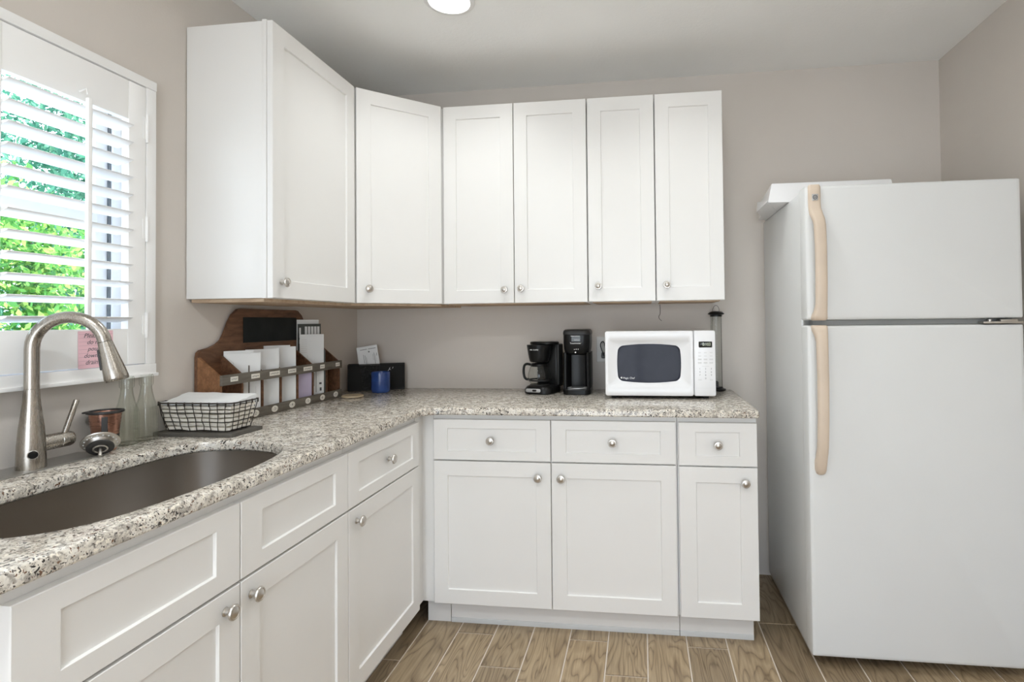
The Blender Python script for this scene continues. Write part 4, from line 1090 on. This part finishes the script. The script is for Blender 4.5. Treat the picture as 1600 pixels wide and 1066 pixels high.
# ------------------------------------------------------------------ wire basket with napkins on its tray
def build_basket():
    bx0, bx1, by0, by1 = .020, .285, -1.284, -1.148
    cx, cy = (bx0 + bx1) / 2, (by0 + by1) / 2
    o = B(); rbox(o, bx1 - bx0 + .010, by1 - by0 + .004, .004, [(.001, CT + .0003), (0, CT + .001), (0, CT + .011), (.001, CT + .012)], T(cx, cy, 0), 3)
    tag(obj('tray', o, M['tray'], None), 'flat dark slate tray lying under the wire basket', 'tray')
    zb, zt = CT + .0145, CT + .104
    r = thing('wire_basket', 'dark wire basket of white paper napkins on a flat tray beside the glass bottles', 'basket', (cx, cy, CT + .0125), 0)
    def ring(z, grow, k=5):
        return [(x, y, z) for x, y in rr(bx1 - bx0 - .03 + 2 * grow, by1 - by0 - .03 + 2 * grow, .028, k, cx, cy)]
    def grow(t): return -.004 + .018 * t ** .8
    bm = B(); tube(bm, ring(zt, grow(1)), .0024, 8, True); obj('rim', bm, M['wire'], r)
    bm = B()
    for t in (0, .33, .66): tube(bm, ring(zb + (zt - zb) * t, grow(t)), .0013, 6, True)
    # vertical wires following the flare
    top = ring(zt, grow(1), 6)
    def at_side(t, s, q):
        g = grow(t); hw, hh = (bx1 - bx0 - .03 + 2 * g) / 2, (by1 - by0 - .03 + 2 * g) / 2
        z = zb + (zt - zb) * t
        return {'f': (cx + s * hw * .86, cy - hh, z), 'b': (cx + s * hw * .86, cy + hh, z), 'l': (cx - hw, cy + s * hh * .8, z), 'r': (cx + hw, cy + s * hh * .8, z)}[q]
    for q, n in (('f', 9), ('b', 8), ('l', 5), ('r', 5)):
        for i in range(n):
            s = -1 + 2 * i / (n - 1)
            tube(bm, [at_side(t, s + (random.uniform(-.03, .03) if 0 < t < .9 else 0), q) for t in (0, .2, .4, .6, .8, 1.0)], .0013, 6)
            p = Vector(at_side(1.0, s, q)); tube(bm, [p + Vector((0, 0, .003)), p + Vector((0, 0, -.010))], .0024, 6)
    for i in range(6):
        s = -1 + 2 * i / 5
        tube(bm, [at_side(0, s, 'f'), at_side(0, s, 'b')], .0013, 6)
    obj('wire_grid', bm, M['wire'], r)
    # napkins
    labs = ['lowest', 'second', 'third', 'fourth', 'fifth', 'sixth', 'topmost']
    z = zb + .0020
    for k in range(7):
        wn, dn, hn = .219 + .0042 * k, .091 + .0040 * k, .0120
        bm = B()
        nx, ny = 14, 9
        def pt(i, j, top):
            u, v = i / nx - .5, j / ny - .5
            x, y = u * wn, v * dn
            wv = .0020 * math.sin(u * 13 + k * .5) + .0016 * math.sin(v * 15 + k * .6) + .0010 * math.sin((u + v) * 23 + k * .8)
            e = 1 - max(abs(u) * 2, abs(v) * 2) ** 6
            edge = .5 * hn * (.72 + .28 * e)
            zz = z + hn * .5 + wv * .5 + (edge if top else -edge * .98)
            if k == 6 and top: zz += .022 * max(0, v + .25) * (1.0 - .3 * u)
            return (x + .0018 * math.sin(v * 20 + k), y + .0018 * math.sin(u * 17 + k * 2), zz)
        G = [[[bm.verts.new(Vector(pt(i, j, tp))) for j in range(ny + 1)] for i in range(nx + 1)] for tp in (False, True)]
        for a in (0, 1):
            for i in range(nx):
                for j in range(ny): bm.faces.new((G[a][i][j], G[a][i + 1][j], G[a][i + 1][j + 1], G[a][i][j + 1]))
        for i in range(nx):
            for j in (0, ny): bm.faces.new((G[0][i][j], G[0][i + 1][j], G[1][i + 1][j], G[1][i][j]))
        for j in range(ny):
            for i in (0, nx): bm.faces.new((G[0][i][j], G[0][i][j + 1], G[1][i][j + 1], G[1][i][j]))
        bm.transform(T(cx, cy, 0) @ RZ(math.radians(random.uniform(-2.0, 2.0))))
        o = obj('napkin', bm, M['paperwarm'] if k < 6 else M['paper'], None, 60)
        tag(o, 'folded white paper napkin, %s of the stack in the wire basket' % (labs[k] if k in (0, 6) else labs[k] + ' from the bottom'), 'napkin', 'napkins in the wire basket')
        z += hn * 1.10
build_basket()

# ------------------------------------------------------------------ bottles, cup, strainer
def build_sinkside():
    lab = ['clear glass milk bottle nearer the faucet, beside the copper-coloured cup', 'clear glass milk bottle next to the wire basket']
    for k, (x, y) in enumerate(((.046, -1.402), (.046, -1.338))):
        if k == 0:
            bm = B(); s = .0235
            def lv(w, z, rr_): return [(x + a, y + b, z) for a, b in rr(w * 2, w * 2, min(rr_, w - .0004), 5)]
            L = [lv(s - .004, CT + .0004, .006), lv(s - .001, CT + .002, .007), lv(s, CT + .006, .008), lv(s, CT + .088, .008), lv(s - .001, CT + .104, .012), lv(.0195, CT + .124, .016), lv(.0165, CT + .144, .0163), lv(.0145, CT + .158, .0143),
                 lv(.0143, CT + .166, .0141), lv(.0175, CT + .170, .0173), lv(.0180, CT + .178, .0178), lv(.0178, CT + .196, .0176), lv(.0160, CT + .200, .0158),
                 lv(.0135, CT + .197, .0133), lv(.0128, CT + .168, .0126), lv(.0130, CT + .158, .0128), lv(.0150, CT + .143, .0148), lv(.0178, CT + .123, .0150), lv(s - .003, CT + .102, .010), lv(s - .0025, CT + .012, .006), lv(s - .005, CT + .009, .005)]
            loft(bm, L)
            b0 = thing('glass_bottle', lab[0], 'bottle', (x, y, CT), 0, 'milk bottles by the sink'); obj('bottle', bm, M['glass'], b0)
        else: dup(b0, (x, y, CT), None, lab[1])
    # copper-coloured cup
    cx, cy = .050, -1.470
    r = thing('cup', 'small copper-coloured tapered cup with a dark rim, between faucet and bottles', 'cup', (cx, cy, CT), 0)
    m = T(cx, cy, CT)
    bm = B(); lathe(bm, [(.020, .0005), (.024, .001), (.026, .006), (.037, .104), (.0375, .108), (.0355, .108), (.0345, .104), (.024, .008), (.010, .006)], 36, m); obj('bowl', bm, M['copper'], r)
    bm = B(); lathe(bm, [(.0376, .104), (.0425, .106), (.0430, .109), (.0415, .112), (.0365, .1125), (.0352, .110), (.0352, .107)], 36, m, False, False); obj('rim', bm, M['rubber'], r)
    bm = B(); box(bm, (.0, -.047, .107), (.018, -.036, .1115), .0015, m @ RZ(-1.1)); obj('tab', bm, M['rubber'], r)
    bm = B(); lathe(bm, [(.0296, .034), (.0302, .034), (.0316, .045), (.0310, .045)], 36, m, False, False); box(bm, (-.006, -.0365, .012), (.008, -.0255, .098), .002, m @ RZ(.75)); obj('dark_band', bm, M['rubber'], r)
    # sink strainer leaning on the cup
    c = Vector((.098, -1.527, CT + .0362))
    n = Vector((.52, -.50, -.66)).normalized()
    up = Vector((0, 0, 1)); u = up.cross(n).normalized(); v = n.cross(u)
    ms = Matrix.Identity(4)
    for i in range(3): ms[i][0] = u[i]; ms[i][1] = v[i]; ms[i][2] = n[i]; ms[i][3] = c[i]
    r = thing('sink_strainer', 'round metal sink strainer leaning upright against the copper-coloured cup', 'strainer', tuple(c - v * .0415), 0)
    bm = B(); lathe(bm, [(.015, -.004), (.036, -.003), (.0415, -.001), (.0425, .001), (.041, .003), (.036, .004), (.031, .008), (.026, .016), (.022, .0175), (.010, .017)], 40, ms); pl = obj('plate', bm, M['nickel'], r)
    bm = B()
    for i in range(18):
        a = 2 * PI * i / 18
        lathe(bm, [(.0022, 0), (.0020, .0014), (.001, .0018)], 8, ms @ T(.0345 * math.cos(a), .0345 * math.sin(a), .0046)); 
    obj('hole_ring', bm, M['whitemark'], pl)
    bm = B(); lathe(bm, [(.0275, .0150), (.0295, .016), (.0295, .0195), (.0235, .0225), (.0160, .0215)], 36, ms); obj('seal', bm, M['rubber'], r)
    bm = B(); lathe(bm, [(.0165, .0205), (.0165, .0235), (.0135, .0245), (.0125, .0225)], 28, ms, False, False); obj('collar', bm, M['nickel'], r)
    bm = B(); lathe(bm, [(.0042, .021), (.0042, .043), (.0034, .045)], 14, ms); obj('post', bm, M['nickel'], r)
build_sinkside()

# ------------------------------------------------------------------ corner: mesh bin, card, blue cup, lid
def build_corner():
    a = Vector((.045, -.178, 0)); b = Vector((.300, -.066, 0))
    u = (b - a).normalized(); L = (b - a).length; h = .136; dp = .042
    Fm = frame((a.x, a.y, CT), u, (0, 0, 1))       # n faces the room
    r = thing('letter_bin', 'black wire-mesh letter bin standing across the corner of the counter', 'bin', ((a.x + b.x) / 2, (a.y + b.y) / 2, CT), 0)
    for nm, lo, hi in (('front_panel', (.002, .006, -.0012), (L - .002, h - .003, 0)), ('back_panel', (.002, .006, -dp), (L - .002, h - .003, -dp + .0012)),
                       ('side_panel', (0, .006, -dp + .0015), (.0012, h - .003, -.0015)), ('side_panel', (L - .0012, .006, -dp + .0015), (L, h - .003, -.0015))):
        bm = B(); box(bm, lo, hi, 0, Fm); obj(nm, bm, M['meshbin'], r)
    bm = B(); box(bm, (0, .0005, -dp), (L, .006, 0), .001, Fm); obj('base', bm, M['blackmatte'], r)
    bm = B(); tube(bm, [(0, h, 0), (L, h, 0), (L, h, -dp), (0, h, -dp)], .0024, 8, True, True, Fm); obj('rim', bm, M['blackmatte'], r)
    bm = B()
    for sx in (0, L):
        for nz in (0, -dp): tube(bm, [(sx, .004, nz), (sx, h, nz)], .0018, 6, False, True, Fm)
    obj('corner_wire', bm, M['blackmatte'], r)
    bm = B()
    tube(bm, smooth_path([(.196, .100, .0008), (.202, .108, .0008), (.207, .118, .0008), (.203, .110, .0008), (.210, .106, .0008)], 4), .0009, 5, False, True, Fm)
    tube(bm, [(.218, .112, .0008), (.222, .120, .0008)], .0009, 5, False, True, Fm); obj('scrawl', bm, M['whitemark'], r)
    # printed card leaning inside the bin
    Fc = Fm @ T(.062, .0068, -.014) @ RZ(math.radians(9)) @ RX(math.radians(-5))
    c = thing('printed_card', 'white printed card tilted in the black mesh bin behind the blue cup', 'card', tuple(Fc.translation), 0)
    bm = B(); box(bm, (.010, .0, -.0012), (.112, .217, 0), 0, Fc); s = obj('sheet', bm, M['paper'], c)
    bm = B()
    for x0, y0, x1, y1 in ((.026, .200, .060, .203), (.066, .200, .104, .203), (.038, .130, .040, .175), (.046, .110, .048, .170), (.052, .118, .053, .160), (.090, .120, .092, .178), (.096, .13, .097, .17), (.084, .14, .085, .172), (.103, .160, .105, .175)):
        box(bm, (x0, y0, 0), (x1, y1, .0003), 0, Fc)
    lathe(bm, [(.0045, 0), (.0045, .0003)], 14, Fc @ T(.068, .187, 0)); obj('print', bm, M['mark'], s)
    # blue cup
    x, y = .232, -.196
    m = T(x, y, CT)
    r = thing('cup', 'glossy cobalt blue straight-sided cup in front of the black mesh bin', 'cup', (x, y, CT), 0)
    bm = B(); lathe(bm, [(.034, .0008), (.040, .001), (.0445, .006), (.0462, .016), (.0462, .090), (.0455, .102), (.0440, .104), (.0425, .102), (.0425, .016), (.036, .008), (.01, .007)], 40, m); obj('wall', bm, M['blue'], r)
    bm = B(); lathe(bm, [(.036, .0002), (.036, .0040), (.03, .0045)], 32, m); obj('foot', bm, M['charcoal'], r)
    # lid on the counter
    bm = B(); lathe(bm, [(.046, CT + .0003), (.0500, CT + .002), (.0500, CT + .007), (.047, CT + .0095), (.043, CT + .0085), (.02, CT + .0085)], 40, T(.178, -.372, 0))
    tag(obj('jar_lid', bm, M['tan'], None), 'round tan lid lying flat on the counter at the organizer end', 'lid')
build_corner()

# ------------------------------------------------------------------ trees outside the window
def build_trees():
    rng = np.random.default_rng(11)
    def tree(x, y, base, rx, ry, rz, zc, n, leaf, mat, label, name='tree'):
        r = thing(name, label, 'tree' if name == 'tree' else 'shrub', (x, y, base), 0, 'greenery outside the window')
        # clumped crown of leaf blades
        nc = 60
        cc = rng.normal(size=(nc, 3)); cc /= np.linalg.norm(cc, axis=1)[:, None]; cc *= rng.uniform(.35, 1, (nc, 1)) ** .5
        ctr = cc * np.array([rx, ry, rz])
        idx = rng.integers(0, nc, n)
        P = ctr[idx] + np.clip(rng.normal(size=(n, 3)), -1.6, 1.6) * np.array([rx, ry, rz]) * .15
        A = rng.normal(size=(n, 3)); A /= np.linalg.norm(A, axis=1)[:, None]
        Bv = rng.normal(size=(n, 3)); Bv -= A * (A * Bv).sum(1)[:, None]; Bv /= np.linalg.norm(Bv, axis=1)[:, None]
        s = leaf * rng.uniform(.6, 1.3, (n, 1))
        V = np.stack([P - A * s, P - Bv * s * .45, P + A * s, P + Bv * s * .45], 1).reshape(-1, 3)
        V[:, 2] += zc - base; V[:, 2] = np.maximum(V[:, 2], .02)
        me = bpy.data.meshes.new('crown')
        me.from_pydata(V.tolist(), [], (np.arange(n * 4).reshape(-1, 4)).tolist())
        me.materials.append(mat)
        o = bpy.data.objects.new('crown', me); COL.objects.link(o); o.parent = r
        bm = B(); tube(bm, [(x, y, base), (x + .03, y, (base + zc) / 2), (x, y + .04, zc)], [.09, .06, .03], 8); obj('trunk', bm, M['bark'], r)
    g = -.3
    tree(-2.8, .17, g, .56, .54, 1.0, 1.35, 15000, .030, M['leafa'], 'bright green bushy tree outside, filling the left part of the window')
    tree(-2.8, 1.66, g, .56, .54, 1.1, 1.50, 15000, .030, M['leafa'], 'yellow-green tree outside, seen beside the shutter tilt bar')
    tree(-4.4, -1.7, g, 1.1, 1.2, 1.6, 2.0, 12000, .045, M['leafb'], 'blue-green tree outside beyond the left shutter panel, mostly out of view')
    tree(-5.4, 2.6, g, 1.2, 1.6, 1.7, 2.5, 20000, .045, M['leafb'], 'tall blue-green tree standing farthest off behind the two nearer trees')
build_trees()
